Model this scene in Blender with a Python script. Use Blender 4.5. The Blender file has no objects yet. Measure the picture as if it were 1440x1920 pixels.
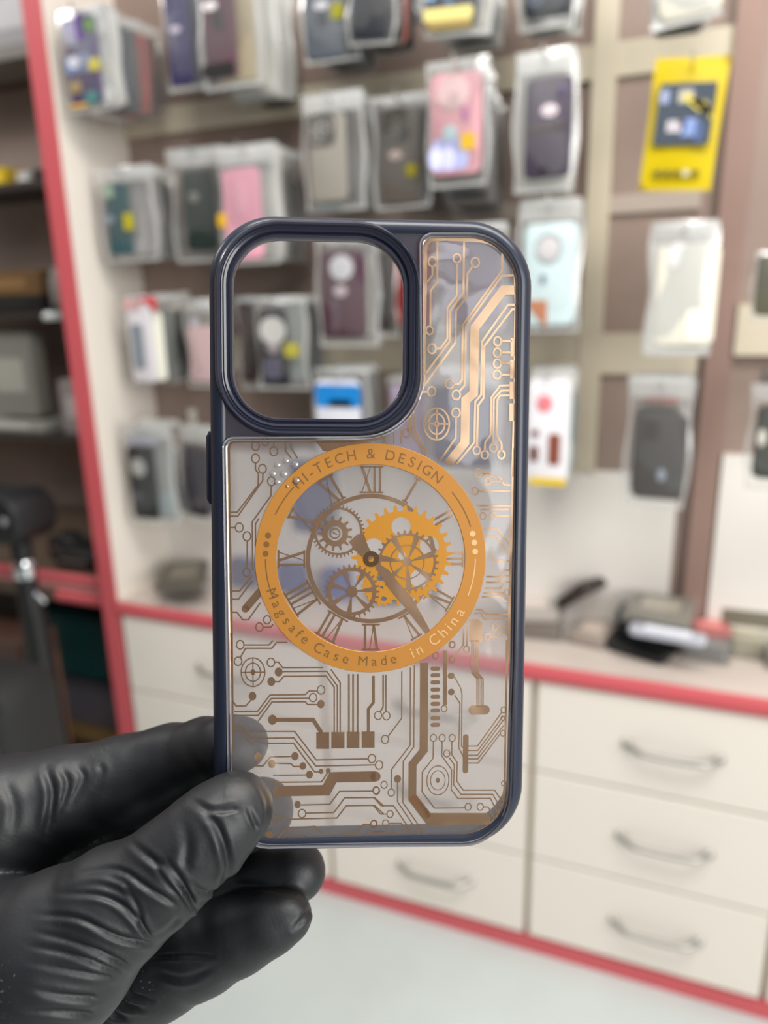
import bpy, bmesh, math, random
import numpy as np
from mathutils import Vector, Matrix
random.seed(7)
S = bpy.context.scene
COL = S.collection
# ------------------------------------------------------------------ camera
F = 1387.0                                    # focal length in pixels of the 1440x1920 frame
PITCH, YAW, ROLL = math.radians(15.62), math.radians(21.77), math.radians(1.35)
HC = 1.30                                     # camera height above the floor
fw = Vector((-math.sin(YAW)*math.cos(PITCH), math.cos(YAW)*math.cos(PITCH), -math.sin(PITCH)))
r0 = Vector((math.cos(YAW), math.sin(YAW), 0)); u0 = r0.cross(fw)
rt = r0*math.cos(ROLL) - u0*math.sin(ROLL)
up = r0*math.sin(ROLL) + u0*math.cos(ROLL)
CAMP = Vector((0, 0, HC))
CM = Matrix(((rt.x, up.x, -fw.x, 0), (rt.y, up.y, -fw.y, 0), (rt.z, up.z, -fw.z, HC), (0, 0, 0, 1)))
cd = bpy.data.cameras.new('camera'); cam = bpy.data.objects.new('camera', cd); COL.objects.link(cam)
cam.matrix_world = CM
cd.sensor_fit = 'VERTICAL'; cd.sensor_height = 36; cd.sensor_width = 27; cd.lens = 36*F/1920
cd.clip_start = .01; cd.clip_end = 60
cd.dof.use_dof = True; cd.dof.focus_distance = .1765; cd.dof.aperture_fstop = 8.6
S.camera = cam
# ------------------------------------------------------------------ light and exposure
S.view_settings.view_transform = 'Standard'; S.view_settings.look = 'None'
S.view_settings.exposure = -0.04; S.view_settings.gamma = 1; S.view_settings.use_curve_mapping = False
S.cycles.use_denoising = True
S.cycles.max_bounces = 10; S.cycles.transparent_max_bounces = 24; S.cycles.diffuse_bounces = 3
S.cycles.caustics_reflective = False; S.cycles.caustics_refractive = False; S.cycles.blur_glossy = .5
S.cycles.sample_clamp_indirect = 6
W = bpy.data.worlds.new('shop_daylight'); S.world = W; W.use_nodes = True
W.node_tree.nodes['Background'].inputs[0].default_value = (.88, .93, 1, 1)
W.node_tree.nodes['Background'].inputs[1].default_value = .55
def area(name, loc, to, sx, sy, power, col=(1, 1, 1)):
    l = bpy.data.lights.new(name, 'AREA'); l.shape = 'RECTANGLE'; l.size = sx; l.size_y = sy; l.energy = power; l.color = col
    o = bpy.data.objects.new(name, l); COL.objects.link(o); o.location = loc
    o.rotation_euler = (Vector(to)-Vector(loc)).to_track_quat('-Z', 'Y').to_euler(); return o
area('shop_front_daylight', (3.1, -1.15, 1.9), (.1, 1.35, .7), 2.2, 2.2, 112, (1, .985, .95))
area('ceiling_tube_light', (.3, .3, 2.6), (.1, 1.2, .8), 1.8, .6, 42, (1, .97, .92))
area('foil_reflection_light', (1.85, -2.05, 1.6), (.3, 0, 1.3), 1.25, 2.0, 10, (.92, .96, 1))  # added unseen light, sized so the foil mirrors it as a peach sheen
area('recess_fill_light', (-2.3, .7, 2.6), (-1.9, 1.8, 1.5), .8, .3, 11, (1, .97, .93))  # added fill with no known source, lifts the dark recess
# ------------------------------------------------------------------ projection helpers (photo ray to a world plane)
def ray(x, y):
    return rt*((x-720)/F) + up*((960-y)/F) + fw
def at(x, y, Y):                               # point on the plane parallel to the wall
    d = ray(x, y); return CAMP + d*(Y/d.y)
def atz(x, y, z):                              # point on a level plane
    d = ray(x, y); return CAMP + d*((z-HC)/d.z)
def cp(x, y, dep):                             # point at a depth from the camera
    return CAMP + ray(x, y)*dep
# ------------------------------------------------------------------ materials
MC = {}
def mat(name, col, rough=.5, metal=0, bump=0, bscale=40, noise=0, nscale=6, coat=0, spec=.5, emit=0, col2=None):
    if name in MC: return MC[name]
    m = bpy.data.materials.new(name); m.use_nodes = True; nt = m.node_tree; b = nt.nodes['Principled BSDF']
    b.inputs['Base Color'].default_value = (*col, 1); b.inputs['Roughness'].default_value = rough
    b.inputs['Metallic'].default_value = metal; b.inputs['Coat Weight'].default_value = coat
    b.inputs['Specular IOR Level'].default_value = spec
    tc = nt.nodes.new('ShaderNodeTexCoord')
    if noise or col2:
        n = nt.nodes.new('ShaderNodeTexNoise'); n.inputs['Scale'].default_value = nscale; n.inputs['Detail'].default_value = 4
        nt.links.new(tc.outputs['Object'], n.inputs['Vector'])
        mx = nt.nodes.new('ShaderNodeMix'); mx.data_type = 'RGBA'
        c2 = col2 or tuple(c*(1-noise) for c in col)
        mx.inputs[6].default_value = (*col, 1); mx.inputs[7].default_value = (*c2, 1)
        rp = nt.nodes.new('ShaderNodeValToRGB'); rp.color_ramp.elements[0].position = .4; rp.color_ramp.elements[1].position = .65
        nt.links.new(n.outputs['Fac'], rp.inputs[0]); nt.links.new(rp.outputs[0], mx.inputs[0]); nt.links.new(mx.outputs[2], b.inputs['Base Color'])
    if bump:
        n2 = nt.nodes.new('ShaderNodeTexNoise'); n2.inputs['Scale'].default_value = bscale; n2.inputs['Detail'].default_value = 5
        nt.links.new(tc.outputs['Object'], n2.inputs['Vector'])
        bp = nt.nodes.new('ShaderNodeBump'); bp.inputs['Strength'].default_value = bump; bp.inputs['Distance'].default_value = .001
        nt.links.new(n2.outputs['Fac'], bp.inputs['Height']); nt.links.new(bp.outputs[0], b.inputs['Normal'])
    MC[name] = m; return m
def waves(nt, targets, amt):                    # slight unevenness of a film, bends its reflections
    N = nt.nodes; tc = N.new('ShaderNodeTexCoord'); n = N.new('ShaderNodeTexNoise'); n.inputs['Scale'].default_value = 38; n.inputs['Detail'].default_value = 2
    n.inputs['Distortion'].default_value = .6
    bp = N.new('ShaderNodeBump'); bp.inputs['Strength'].default_value = 1; bp.inputs['Distance'].default_value = amt
    nt.links.new(tc.outputs['Object'], n.inputs['Vector']); nt.links.new(n.outputs['Fac'], bp.inputs['Height'])
    for t in targets: nt.links.new(bp.outputs[0], t.inputs['Normal'])
def sheer(name, col, transp, gloss=.3, rough=.1, tint=(1, 1, 1), wave=0):
    """thin see-through plastic: clear + milky diffuse + shine"""
    if name in MC: return MC[name]
    m = bpy.data.materials.new(name); m.use_nodes = True; nt = m.node_tree; N = nt.nodes
    N.remove(N['Principled BSDF']); out = N['Material Output']
    t = N.new('ShaderNodeBsdfTransparent'); t.inputs[0].default_value = (*tint, 1)
    d = N.new('ShaderNodeBsdfDiffuse'); d.inputs[0].default_value = (*col, 1)
    tr = N.new('ShaderNodeBsdfTranslucent'); tr.inputs[0].default_value = (*col, 1)
    g = N.new('ShaderNodeBsdfGlossy'); g.inputs['Roughness'].default_value = rough
    a = N.new('ShaderNodeMixShader'); a.inputs[0].default_value = .25
    nt.links.new(d.outputs[0], a.inputs[1]); nt.links.new(tr.outputs[0], a.inputs[2])
    b = N.new('ShaderNodeMixShader'); b.inputs[0].default_value = 1-transp
    nt.links.new(t.outputs[0], b.inputs[1]); nt.links.new(a.outputs[0], b.inputs[2])
    if wave: waves(nt, [g], wave)
    fr = N.new('ShaderNodeFresnel'); fr.inputs[0].default_value = 1.45
    ml = N.new('ShaderNodeMath'); ml.operation = 'MULTIPLY_ADD'; ml.inputs[1].default_value = .3 if 'sleeve' in name else 1.0; ml.inputs[2].default_value = gloss*.25
    nt.links.new(fr.outputs[0], ml.inputs[0])
    c = N.new('ShaderNodeMixShader'); nt.links.new(ml.outputs[0], c.inputs[0])
    nt.links.new(b.outputs[0], c.inputs[1]); nt.links.new(g.outputs[0], c.inputs[2]); nt.links.new(c.outputs[0], out.inputs[0])
    MC[name] = m; return m
def flat(c, rough=.45):                        # a colour by its sRGB bytes
    lin = tuple(((v/255+.055)/1.055)**2.4 if v > 10 else v/3294.6 for v in c)
    return mat('plastic_%d_%d_%d' % c, lin, rough)
def lin(*c): return tuple(((v/255+.055)/1.055)**2.4 if v > 10 else v/3294.6 for v in c)
CREAM = mat('cream_laminate', lin(230, 221, 210), .45)
WHITE = mat('white_laminate', lin(236, 230, 222), .4, noise=.03, nscale=3)
TAUPE = mat('taupe_laminate', lin(152, 132, 121), .55, noise=.12, nscale=5)
BROWN = mat('brown_laminate', lin(150, 122, 111), .55, noise=.08, nscale=5)
BAND = mat('beige_laminate', lin(205, 194, 172), .5)
RED = mat('red_edge_band', lin(200, 88, 94), .4)
CTOP = mat('worktop_laminate', lin(205, 192, 182), .35, noise=.05, nscale=8)
STEEL = mat('brushed_steel', (.42, .40, .37), .32, .9)
CHROME = mat('chrome', (.85, .88, .9), .12, 1)
GAP = mat('drawer_carcass', lin(196, 182, 160), .7)
DARKW = mat('dark_recess_laminate', lin(158, 140, 130), .6, noise=.2, nscale=4)
BLACK = mat('black_plastic', (.008, .008, .009), .5)
SLEEVE = sheer('clear_sleeve', (.97, .97, .94), .94, .12, .1)
SLEEVW = sheer('milky_sleeve', (.9, .9, .86), .35, .5, .18)
SEAL = sheer('sleeve_seal', (1, 1, .97), .62, .6, .12)
HOOKM = mat('hook_wire', (.7, .7, .68), .25, 1)
# ------------------------------------------------------------------ mesh helpers
class MB:
    def __init__(s): s.v = []; s.f = []
    def add(s, vs, fs):
        n = len(s.v); s.v += [tuple(p) for p in vs]; s.f += [tuple(i+n for i in q) for q in fs]; return s
    def box(s, x0, x1, y0, y1, z0, z1, M=None):
        vs = [Vector((x, y, z)) for x in (x0, x1) for y in (y0, y1) for z in (z0, z1)]
        if M: vs = [M @ p for p in vs]
        return s.add(vs, [(0, 1, 3, 2), (4, 6, 7, 5), (0, 4, 5, 1), (2, 3, 7, 6), (0, 2, 6, 4), (1, 5, 7, 3)])
    def tube(s, pts, r, n=10, cap=True, M=None):
        pts = [Vector(p) for p in pts]; rs = r if isinstance(r, (list, tuple)) else [r]*len(pts); vs = []; fs = []
        ref = Vector((0, 0, 1)) if abs((pts[-1]-pts[0]).normalized().z) < .9 else Vector((1, 0, 0))
        for i, p in enumerate(pts):
            t = (pts[min(i+1, len(pts)-1)]-pts[max(i-1, 0)]).normalized(); a = t.cross(ref).normalized(); b = t.cross(a)
            for k in range(n):
                q = 2*math.pi*k/n; vs.append(p+(a*math.cos(q)+b*math.sin(q))*rs[i])
        for i in range(len(pts)-1):
            for k in range(n): fs.append((i*n+k, i*n+(k+1) % n, (i+1)*n+(k+1) % n, (i+1)*n+k))
        if cap: fs += [tuple(range(n))[::-1], tuple((len(pts)-1)*n+k for k in range(n))]
        if M: vs = [M @ p for p in vs]
        return s.add(vs, fs)
    def lathe(s, prof, n=24, c=(0, 0, 0), M=None):
        vs = []; fs = []
        for r, z in prof:
            for k in range(n): q = 2*math.pi*k/n; vs.append(Vector((c[0]+r*math.cos(q), c[1]+r*math.sin(q), c[2]+z)))
        for i in range(len(prof)-1):
            for k in range(n): fs.append((i*n+k, i*n+(k+1) % n, (i+1)*n+(k+1) % n, (i+1)*n+k))
        fs += [tuple(range(n))[::-1], tuple((len(prof)-1)*n+k for k in range(n))]
        if M: vs = [M @ p for p in vs]
        return s.add(vs, fs)
    def slab(s, loop, levels, M=None):          # loop of (a,b); levels [(inset, depth)] closed top and bottom, axes a=x b=z depth=y
        n = len(loop); vs = []; fs = []
        cx = sum(p[0] for p in loop)/n; cz = sum(p[1] for p in loop)/n
        hw = max(abs(p[0]-cx) for p in loop); hh = max(abs(p[1]-cz) for p in loop)
        for ins, d in levels:
            for a, b in loop: vs.append(Vector((cx+(a-cx)*(1-ins/hw), d, cz+(b-cz)*(1-ins/hh))))
        for i in range(len(levels)-1):
            for k in range(n): fs.append((i*n+k, i*n+(k+1) % n, (i+1)*n+(k+1) % n, (i+1)*n+k))
        fs += [tuple(range(n))[::-1], tuple((len(levels)-1)*n+k for k in range(n))]
        if M: vs = [M @ p for p in vs]
        return s.add(vs, fs)
    def build(s, name, m, parent=None, smooth=False, **tags):
        me = bpy.data.meshes.new(name); me.from_pydata(s.v, [], s.f); me.validate()
        bm = bmesh.new(); bm.from_mesh(me); bmesh.ops.recalc_face_normals(bm, faces=bm.faces); bm.to_mesh(me); bm.free()
        me.materials.append(m)
        if smooth:
            me.polygons.foreach_set('use_smooth', [True]*len(me.polygons)); me.set_sharp_from_angle(angle=math.radians(40))
        o = bpy.data.objects.new(name, me); COL.objects.link(o)
        if parent: o.parent = parent
        for k, v in tags.items(): o[k] = v
        return o
def thing(name, label, cat, loc=(0, 0, 0), group=None, rz=0, M=None):
    o = bpy.data.objects.new(name, None); COL.objects.link(o); o.empty_display_size = .02
    if M is not None: o.matrix_world = M
    else: o.location = loc; o.rotation_euler = (0, 0, rz)
    o['label'] = label; o['category'] = cat
    if group: o['group'] = group
    return o
def tag(o, label, cat, group=None):
    o['label'] = label; o['category'] = cat
    if group: o['group'] = group
    return o
def rrect(w, h, r, n=6, cx=0, cz=0):
    out = []
    for sx, sz, a0 in ((1, 1, 0), (-1, 1, 90), (-1, -1, 180), (1, -1, 270)):
        for k in range(n+1):
            a = math.radians(a0+90*k/n); out.append((cx+sx*(w/2-r)+r*math.cos(a), cz+sz*(h/2-r)+r*math.sin(a)))
    return out
def struct(name, mb, m): return mb.build(name, m, kind='structure')
# ------------------------------------------------------------------ setting
Y0 = 1.25                                     # front plane of the counter
YW = 1.46                                     # wall behind the hanging stock
ZT = HC-.645; XP = at(216, 1100, Y0).x-.018     # worktop height, left post
ZB = .035
m_floor = mat('white_marble_tile', lin(200, 208, 205), .3, noise=.12, nscale=2.2)
struct('floor', MB().box(-3.4, 2.6, -2.2, 2.3, -.05, 0), m_floor)
struct('wall_back', MB().box(XP-.02, 2.6, YW, YW+.03, 0, 2.7), TAUPE)
struct('wall_far', MB().box(-3.4, XP-.02, 1.82, 1.87, 0, 2.7), DARKW)
struct('wall_front', MB().box(-3.4, 2.6, -2.25, -2.2, 0, 2.7), mat('dark_shop_wall', lin(92, 82, 78), .7, noise=.3, nscale=2))
struct('wall_left', MB().box(-3.45, -3.4, -2.2, 2.05, 0, 2.7), DARKW)
# pale lower wall behind the worktop and beige bands across the taupe wall
def zy(x, y, Y=YW): return at(x, y, Y).z
struct('trim_1', MB().box(XP, at(1240, 900, YW).x+.03, YW-.008, YW+.001, ZT-.02, zy(1100, 880)), WHITE)
struct('trim_2', MB().box(XP, at(1310, 650, YW).x, YW-.010, YW+.001, zy(1100, 700), zy(1100, 625)), BAND)
struct('trim_3', MB().box(XP, at(1390, 100, YW).x, YW-.010, YW+.001, zy(1130, 150), zy(1130, 85)), BAND)
struct('trim_4', MB().box(at(1100, 400, YW).x, at(1143, 400, YW).x, YW-.014, YW+.001, zy(1100, 880), 2.3), BAND)
struct('trim_5', MB().box(at(1300, 900, YW).x, at(1347, 900, YW).x, YW-.016, YW+.001, ZT-.02, 2.4), BROWN)
xr = at(1350, 900, YW).x
struct('trim_6', MB().box(xr, 1.3, YW-.02, YW+.001, ZT-.02, zy(1380, 850)), WHITE)
struct('trim_7', MB().box(xr, 1.3, YW-.02, YW+.001, zy(1400, 665), zy(1400, 570)), BAND)
struct('trim_8', MB().box(XP, at(1310, 420, YW).x, YW-.009, YW+.001, zy(1180, 400), zy(1180, 365)), mat('beige_grey_laminate', lin(176, 162, 150), .5))
# side panel with its red edge
t = thing('side_panel', 'tall cream side panel with a red front edge left of the hanging phone cases', 'panel', (XP, 0, 0))
MB().box(0, .018, Y0+.004, YW, ZT, 2.6).build('board', CREAM, t)
MB().box(-.026, .018, Y0-.002, Y0+.004, 0.04, 2.6).build('edge_band', RED, t, label='red edge band')
# worktop and drawers
t = thing('worktop', 'long pale worktop with a rounded red front edge', 'worktop', (XP+.018, Y0, ZT))
MB().box(0, 2.5, .004, YW-Y0-.022, -.031, 0).build('top_board', CTOP, t)
b = MB()
pr = [(0.004, 0), (-.004, -.001), (-.008, -.006), (-.008, -.026), (-.004, -.031), (.004, -.032)]
vs = [(x, y, z) for x in (.002, 2.5) for y, z in pr]; n = len(pr)
b.add(vs, [(i, (i+1) % n, n+(i+1) % n, n+i) for i in range(n)]+[tuple(range(n)), tuple(range(n, 2*n))[::-1]])
b.build('front_edge', RED, t, True, label='red front edge')
ZD = [ZT-.033, HC-.870, HC-1.068, ZB+.003]
UX = [XP+.02, -.648, -.206, .234, .68, 1.12]
def handle(parent, cx, cz, w=.155, skew=0):
    b = MB(); pts = []
    for k in range(13):
        s = k/12; y = -.024*min(1, math.sin(math.pi*s)*2.2)
        pts.append((cx-w/2+w*s, y, cz-.004*math.sin(math.pi*s)))
    b.tube(pts, .0052, 10)
    for sx in (-1, 1): b.lathe([(.009, 0), (.008, .003), (.005, .006)], 14, M=Matrix.Translation((cx+sx*w/2, 0, cz)) @ Matrix.Rotation(math.radians(90), 4, 'X'))
    return b.build('handle', STEEL, parent, True)
where = ['beside the red post', 'in the middle behind the held phone case', 'at the right with three bow handles', 'far right partly outside', 'outermost right']
for i in range(4):
    x0, x1 = UX[i], UX[i+1]
    t = thing('drawer_cabinet', 'white three-drawer cabinet '+where[i]+' under the worktop', 'drawer cabinet', (x0, Y0+.012, 0))
    w = x1-x0
    MB().box(0, w, .006, YW-Y0-.03, ZB, ZT-.032).build('carcass', GAP, t)
    for k in range(3):
        g = .0035 if k != 1 else .002
        z1 = ZD[k]-(.002 if k == 0 else g); z0 = ZD[k+1]+g
        d = MB().slab([(.006, z0), (w-.006, z0), (w-.006, z1), (.006, z1)], [(.0015, -.012), (0, -.0105), (0, .006)]).build('drawer', CREAM, t)
        hc = MB(); h = handle(d, w*.56, (z0+z1)/2+.0); h.location = (0, -.012, 0)
t = tag(MB().box(XP-.02, 1.4, Y0+.0, Y0+.014, 0, ZB).build('plinth_strip', RED), 'red plinth strip along the floor under the drawers', 'plinth')
# ------------------------------------------------------------------ hanging stock
def sleeve_mesh(w, h, th, seed):
    rnd = random.Random(seed); nx, nz = 7, 11; b = MB()
    def ph(i, j, s):
        u = (0, .05, .25, .42, .58, .75, .95, 1)[i]; v = (0, .05, .16, .27, .38, .5, .61, .72, .83, .92, .97, 1)[j]; e = math.sin(math.pi*u)**.5*math.sin(math.pi*min(1, v*1.1))**.5 if 0 < u < 1 and 0 < v < 1 else 0
        wob = .0022*math.sin(5*u+seed)*math.sin(7*v+seed*2)
        ed = .003*math.sin(9*v+seed*3)*(abs(u-.5)*2)**4
        return ((u-.5)*w+ed*(1 if u > .5 else -1), s*(e*th/2+rnd.uniform(0, .0012)*(e > 0))+wob, -v*h)
    for s in (-1, 1):
        b.add([ph(i, j, s) for j in range(nz+1) for i in range(nx+1)],
              [(j*(nx+1)+i, j*(nx+1)+i+1, (j+1)*(nx+1)+i+1, (j+1)*(nx+1)+i) for j in range(nz) for i in range(nx)])
    return b
def packet(name, label, P, w, h, cw, ch, cx, cz, col, marks=(), sleeve=SLEEVE, group=None, rz=0, simple=False, cat='phone case', body='phone_case', ry=0):
    """hanging packet: P = top centre. local x right, z up, y away"""
    t = thing(name, label, cat, P, group, rz); t.rotation_euler = (0, ry, rz)
    if sleeve:
        so = sleeve_mesh(w, h, .0115, P[0]*50+P[2]*30).build('sleeve', sleeve, t, True)
        so.data.materials.append(SEAL); nf = 77
        for f_ in so.data.polygons:
            i_ = f_.index % nf; a_, b_ = i_ % 7, i_//7
            if b_ == 0 or (not simple and (a_ in (0, 6) or b_ == 10 or (b_ == 1 and -cz-ch/2 > .15*h))): f_.material_index = 1
    r = min(cw, ch)*.16
    b = MB().slab(rrect(cw, ch, r, 5, cx, cz), [(.0018, -.0036), (.0005, -.003), (0, -.002), (0, .003), (.001, .0036)])
    c = b.build(body, col if not isinstance(col, tuple) else flat(col), t, True)
    if not simple:
        for mk in marks:
            kind, x, z, a, bb, mc = mk; q = MB()
            if kind == 'disc': q.lathe([(a, 0), (a, .0012), (a*.8, .0016)], 20, M=Matrix.Translation((x, -.004, z)) @ Matrix.Rotation(math.radians(90), 4, 'X') @ Matrix.Diagonal((1, bb/a, 1, 1)))
            elif kind == 'ring':
                q.tube([(x+a*math.cos(k*math.pi/12), -.0045, z+bb*math.sin(k*math.pi/12)) for k in range(25)], .0016, 6, False)
            elif kind == 'tri': q.slab([(x-a, z+bb), (x+a, z+bb), (x+a, z-bb)], [(0, -.0055), (0, -.0045)])
            else: q.slab(rrect(a, bb, min(a, bb)*.2, 3, x, z), [(0, -.0066 if kind == 'sticker' else -.0052), (0, -.0036)])
            nm = {'disc': 'printed_disc', 'ring': 'printed_ring', 'sticker': 'price_sticker', 'cam': 'camera_cutout', 'rect': 'printed_panel', 'tri': 'printed_corner'}[kind]
            q.build(nm, flat(mc) if isinstance(mc, tuple) else mc, c if kind != 'sticker' or not sleeve else t, kind in ('disc', 'ring'))
    return t
def hook(P, n, label):
    x, y, z = P; ln = YW-y
    b = MB().tube([(0, ln, 0), (0, -.006, 0), (0, -.016, .004), (0, -.020, .012)], .0022, 8)
    b.box(-.012, .012, ln-.004, ln, -.018, .018)
    tag(b.build('peg_hook', HOOKM, smooth=False), label, 'hook').location = (x, y, z-.008)
def cname(c, sl):
    r, g, b = c; m = (r+g+b)/3; sd = max(c)-min(c)
    n = 'white' if m > 185 else 'grey' if m > 88 else 'dark'
    if sd > 60: n = 'red' if r > g+50 and r > b+50 else 'blue' if b > r+40 else 'tan'
    return n+(' sleeved case' if sl else ' case')
def hang(desc, pouch, case, col, Y=1.34, marks=(), sleeve=SLEEVE, behind=(), rz=0, cat='phone case', body='phone_case', name='phone_case_packet', pitch=.014, ry=0, drop=0):
    x0, y0, x1, y1 = pouch; xc = (x0+x1)/2
    ym = (y0+y1)/2; tn = (at(x0, y1, 1.0).x); Y = min(Y, (XP+.024)/tn) if tn < 0 else Y
    a = at(x0, y0, Y); bq = at(x1, y0, Y); P = at(xc, y0, Y); w = bq.x-a.x; h = P.z-at(xc, y1, Y).z
    c0 = at(case[0], case[1], Y); c1 = at(case[2], case[3], Y); cw = c1.x-c0.x
    ch = at((case[0]+case[2])/2, case[1], Y).z-at((case[0]+case[2])/2, case[3], Y).z
    cm = at((case[0]+case[2])/2, (case[1]+case[3])/2, Y)
    ms = []
    for k, mx, my, ww, hh, mc in marks:
        p = at(mx, my, Y); s = (at(mx+10, my, Y).x-at(mx-10, my, Y).x)/20; sz = (at(mx, my-10, Y).z-at(mx, my+10, Y).z)/20
        ms.append((k, p.x-P.x, p.z-P.z, ww*s, hh*sz, mc))
    packet(name, desc+' hanging on a wall hook', P, w, h, cw, ch, cm.x-P.x, cm.z-P.z, col, ms, sleeve, None, rz, cat=cat, body=body, ry=ry)
    rnd = random.Random(x0*3+y0)
    short = desc
    k = 0
    for colb, sl, nn in behind:
        for _ in range(nn):
            k += 1; yy = Y+pitch*k
            if yy > YW-.022: break
            Q = Vector((P.x+rnd.uniform(-.005, .005), yy, P.z+rnd.uniform(-.003, .003)-drop*k))
            nm = {True: 'sleeved'}.get(bool(sl), 'bare')
            packet('phone_case_packet', cname(colb, sl)+' stacked behind the '+short, Q, w*rnd.uniform(.80, .90), h*rnd.uniform(.93, .98),
                   .072, .145, rnd.uniform(-.003, .003), -h*.93+.075, colb, (), sl, cname(colb, sl)+'s behind the '+short, rz+rnd.uniform(-.02, .02), True)
    hook((P.x, Y-.012, P.z-.004), 0, 'wall hook carrying the '+short)
YL = (205, 190, 20); WH = (225, 222, 215); BK = (28, 27, 28)
L1 = [((235, 235, 230), SLEEVW, 2), ((40, 48, 66), SLEEVE, 3), ((50, 45, 40), SLEEVE, 2), ((190, 75, 75), SLEEVE, 2), ((40, 35, 33), SLEEVE, 2)]
hang('purple and teal comic-print phone case at the top left', (105, 14, 205, 212), (117, 30, 196, 200), (70, 58, 95), 1.26,
     [('rect', 133, 62, 22, 52, (170, 165, 190)), ('rect', 152, 50, 16, 50, (100, 70, 140)), ('rect', 168, 48, 22, 26, (110, 140, 90)), ('disc', 143, 118, 12, 11, (225, 225, 235)),
      ('rect', 150, 122, 50, 34, (115, 130, 170)), ('disc', 145, 165, 11, 14, (150, 130, 90)), ('disc', 175, 185, 14, 14, (70, 120, 120)), ('rect', 158, 198, 50, 7, (215, 160, 40)), ('sticker', 180, 122, 19, 24, YL)], behind=L1)
hang('flat indigo phone case in the top row', (298, -60, 372, 172), (304, -40, 366, 163), (52, 46, 86), 1.30, [('disc', 331, 57, 11, 7, (190, 180, 195)), ('disc', 333, 32, 5, 5, (95, 90, 130))], behind=[((40, 36, 40), SLEEVE, 3)])
hang('translucent maroon phone case in the top row', (362, -70, 482, 168), (375, -50, 448, 148), (92, 62, 72), 1.27,
     [('disc', 396, 13, 14, 9, (230, 225, 225)), ('rect', 411, 40, 18, 34, (60, 60, 58)), ('rect', 412, 132, 60, 24, (32, 28, 28))],
     behind=[((200, 180, 140), SLEEVE, 1), ((205, 200, 190), SLEEVE, 2), ((220, 220, 210), SLEEVW, 4), ((60, 50, 40), SLEEVE, 2)], pitch=.018, drop=.001)
hang('slate grey phone case in the top row', (562, -70, 672, 118), (570, -50, 652, 112), (78, 84, 92), 1.28,
     [('disc', 604, 13, 13, 8, (200, 198, 205)), ('rect', 607, 36, 16, 26, (50, 58, 62)), ('sticker', 634, 22, 22, 30, (150, 145, 20))], behind=[(BK, SLEEVE, 4), ((60, 55, 52), SLEEVE, 3)], rz=.1)
hang('black phone case beside the slate grey top row one', (655, -80, 748, 84), (664, -70, 738, 74), (34, 36, 44), 1.26, [], behind=[((40, 38, 36), SLEEVE, 3), ((196, 105, 95), None, 1), ((35, 35, 30), SLEEVE, 2)], ry=.08)
hang('gold and dark blue printed case in the top row', (796, -90, 932, 66), (800, -80, 900, 56), (45, 52, 66), 1.27,
     [('rect', 846, 28, 92, 24, (225, 210, 130)), ('rect', 850, 48, 84, 16, (150, 130, 75)), ('disc', 812, 2, 7, 5, (150, 190, 230)), ('disc', 846, 6, 7, 6, (110, 130, 160))],
     behind=[((200, 195, 185), SLEEVW, 2), ((60, 66, 70), SLEEVE, 3), ((140, 145, 135), SLEEVW, 2)], ry=.05)
hang('black phone case above the dark purple one', (972, -110, 1086, 52), (985, -100, 1072, 30), (38, 42, 48), 1.29, [('ring', 1005, 2, 9, 9, (120, 130, 150))], behind=[((90, 95, 90), SLEEVW, 5)])
hang('white sleeved phone case above the yellow pouch', (1218, -120, 1352, 46), (1232, -110, 1340, 34), (205, 200, 186), 1.27, [], SLEEVW, behind=[((170, 165, 150), SLEEVW, 2), ((60, 55, 45), SLEEVE, 3)], ry=-.1)
hang('clear case with dark camera frame in the second row', (562, 172, 682, 396), (578, 214, 652, 380), (142, 136, 126), 1.30,
     [('cam', 604, 245, 52, 62, (78, 74, 70)), ('ring', 594, 236, 9, 10, (165, 160, 155)), ('ring', 616, 236, 9, 10, (165, 160, 155)), ('ring', 594, 258, 9, 10, (165, 160, 155)), ('rect', 612, 392, 56, 10, (110, 118, 118))],
     behind=[((45, 38, 34), SLEEVE, 2), ((90, 84, 78), SLEEVE, 2), ((55, 40, 35), SLEEVE, 2)])
hang('dark smoky phone case in the second row', (696, 176, 808, 392), (716, 202, 790, 384), (84, 76, 68), 1.31,
     [('cam', 744, 238, 50, 62, (50, 46, 42)), ('ring', 736, 228, 9, 10, (105, 98, 90)), ('ring', 756, 230, 9, 10, (105, 98, 90)), ('ring', 738, 254, 9, 10, (105, 98, 90)), ('disc', 743, 292, 13, 9, (180, 162, 155)), ('sticker', 773, 320, 19, 24, (140, 130, 10))],
     behind=[((44, 42, 42), SLEEVE, 3), ((70, 64, 60), SLEEVE, 2)])
hang('pink glitter phone case in the second row', (800, 110, 918, 350), (808, 138, 902, 330), (206, 150, 158), 1.27,
     [('disc', 850, 175, 32, 34, (205, 175, 175)), ('disc', 845, 250, 14, 14, (180, 205, 210)), ('rect', 846, 290, 66, 60, (170, 175, 215)), ('disc', 818, 300, 12, 22, (215, 215, 255)), ('disc', 842, 298, 11, 24, (205, 205, 250)),
      ('rect', 873, 215, 12, 24, (170, 110, 150)), ('sticker', 879, 266, 26, 32, (215, 170, 40))], behind=[((70, 62, 60), SLEEVE, 2), ((42, 40, 46), SLEEVE, 4), ((120, 110, 100), SLEEVE, 2), ((48, 40, 36), SLEEVE, 2)], drop=.004)
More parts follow.
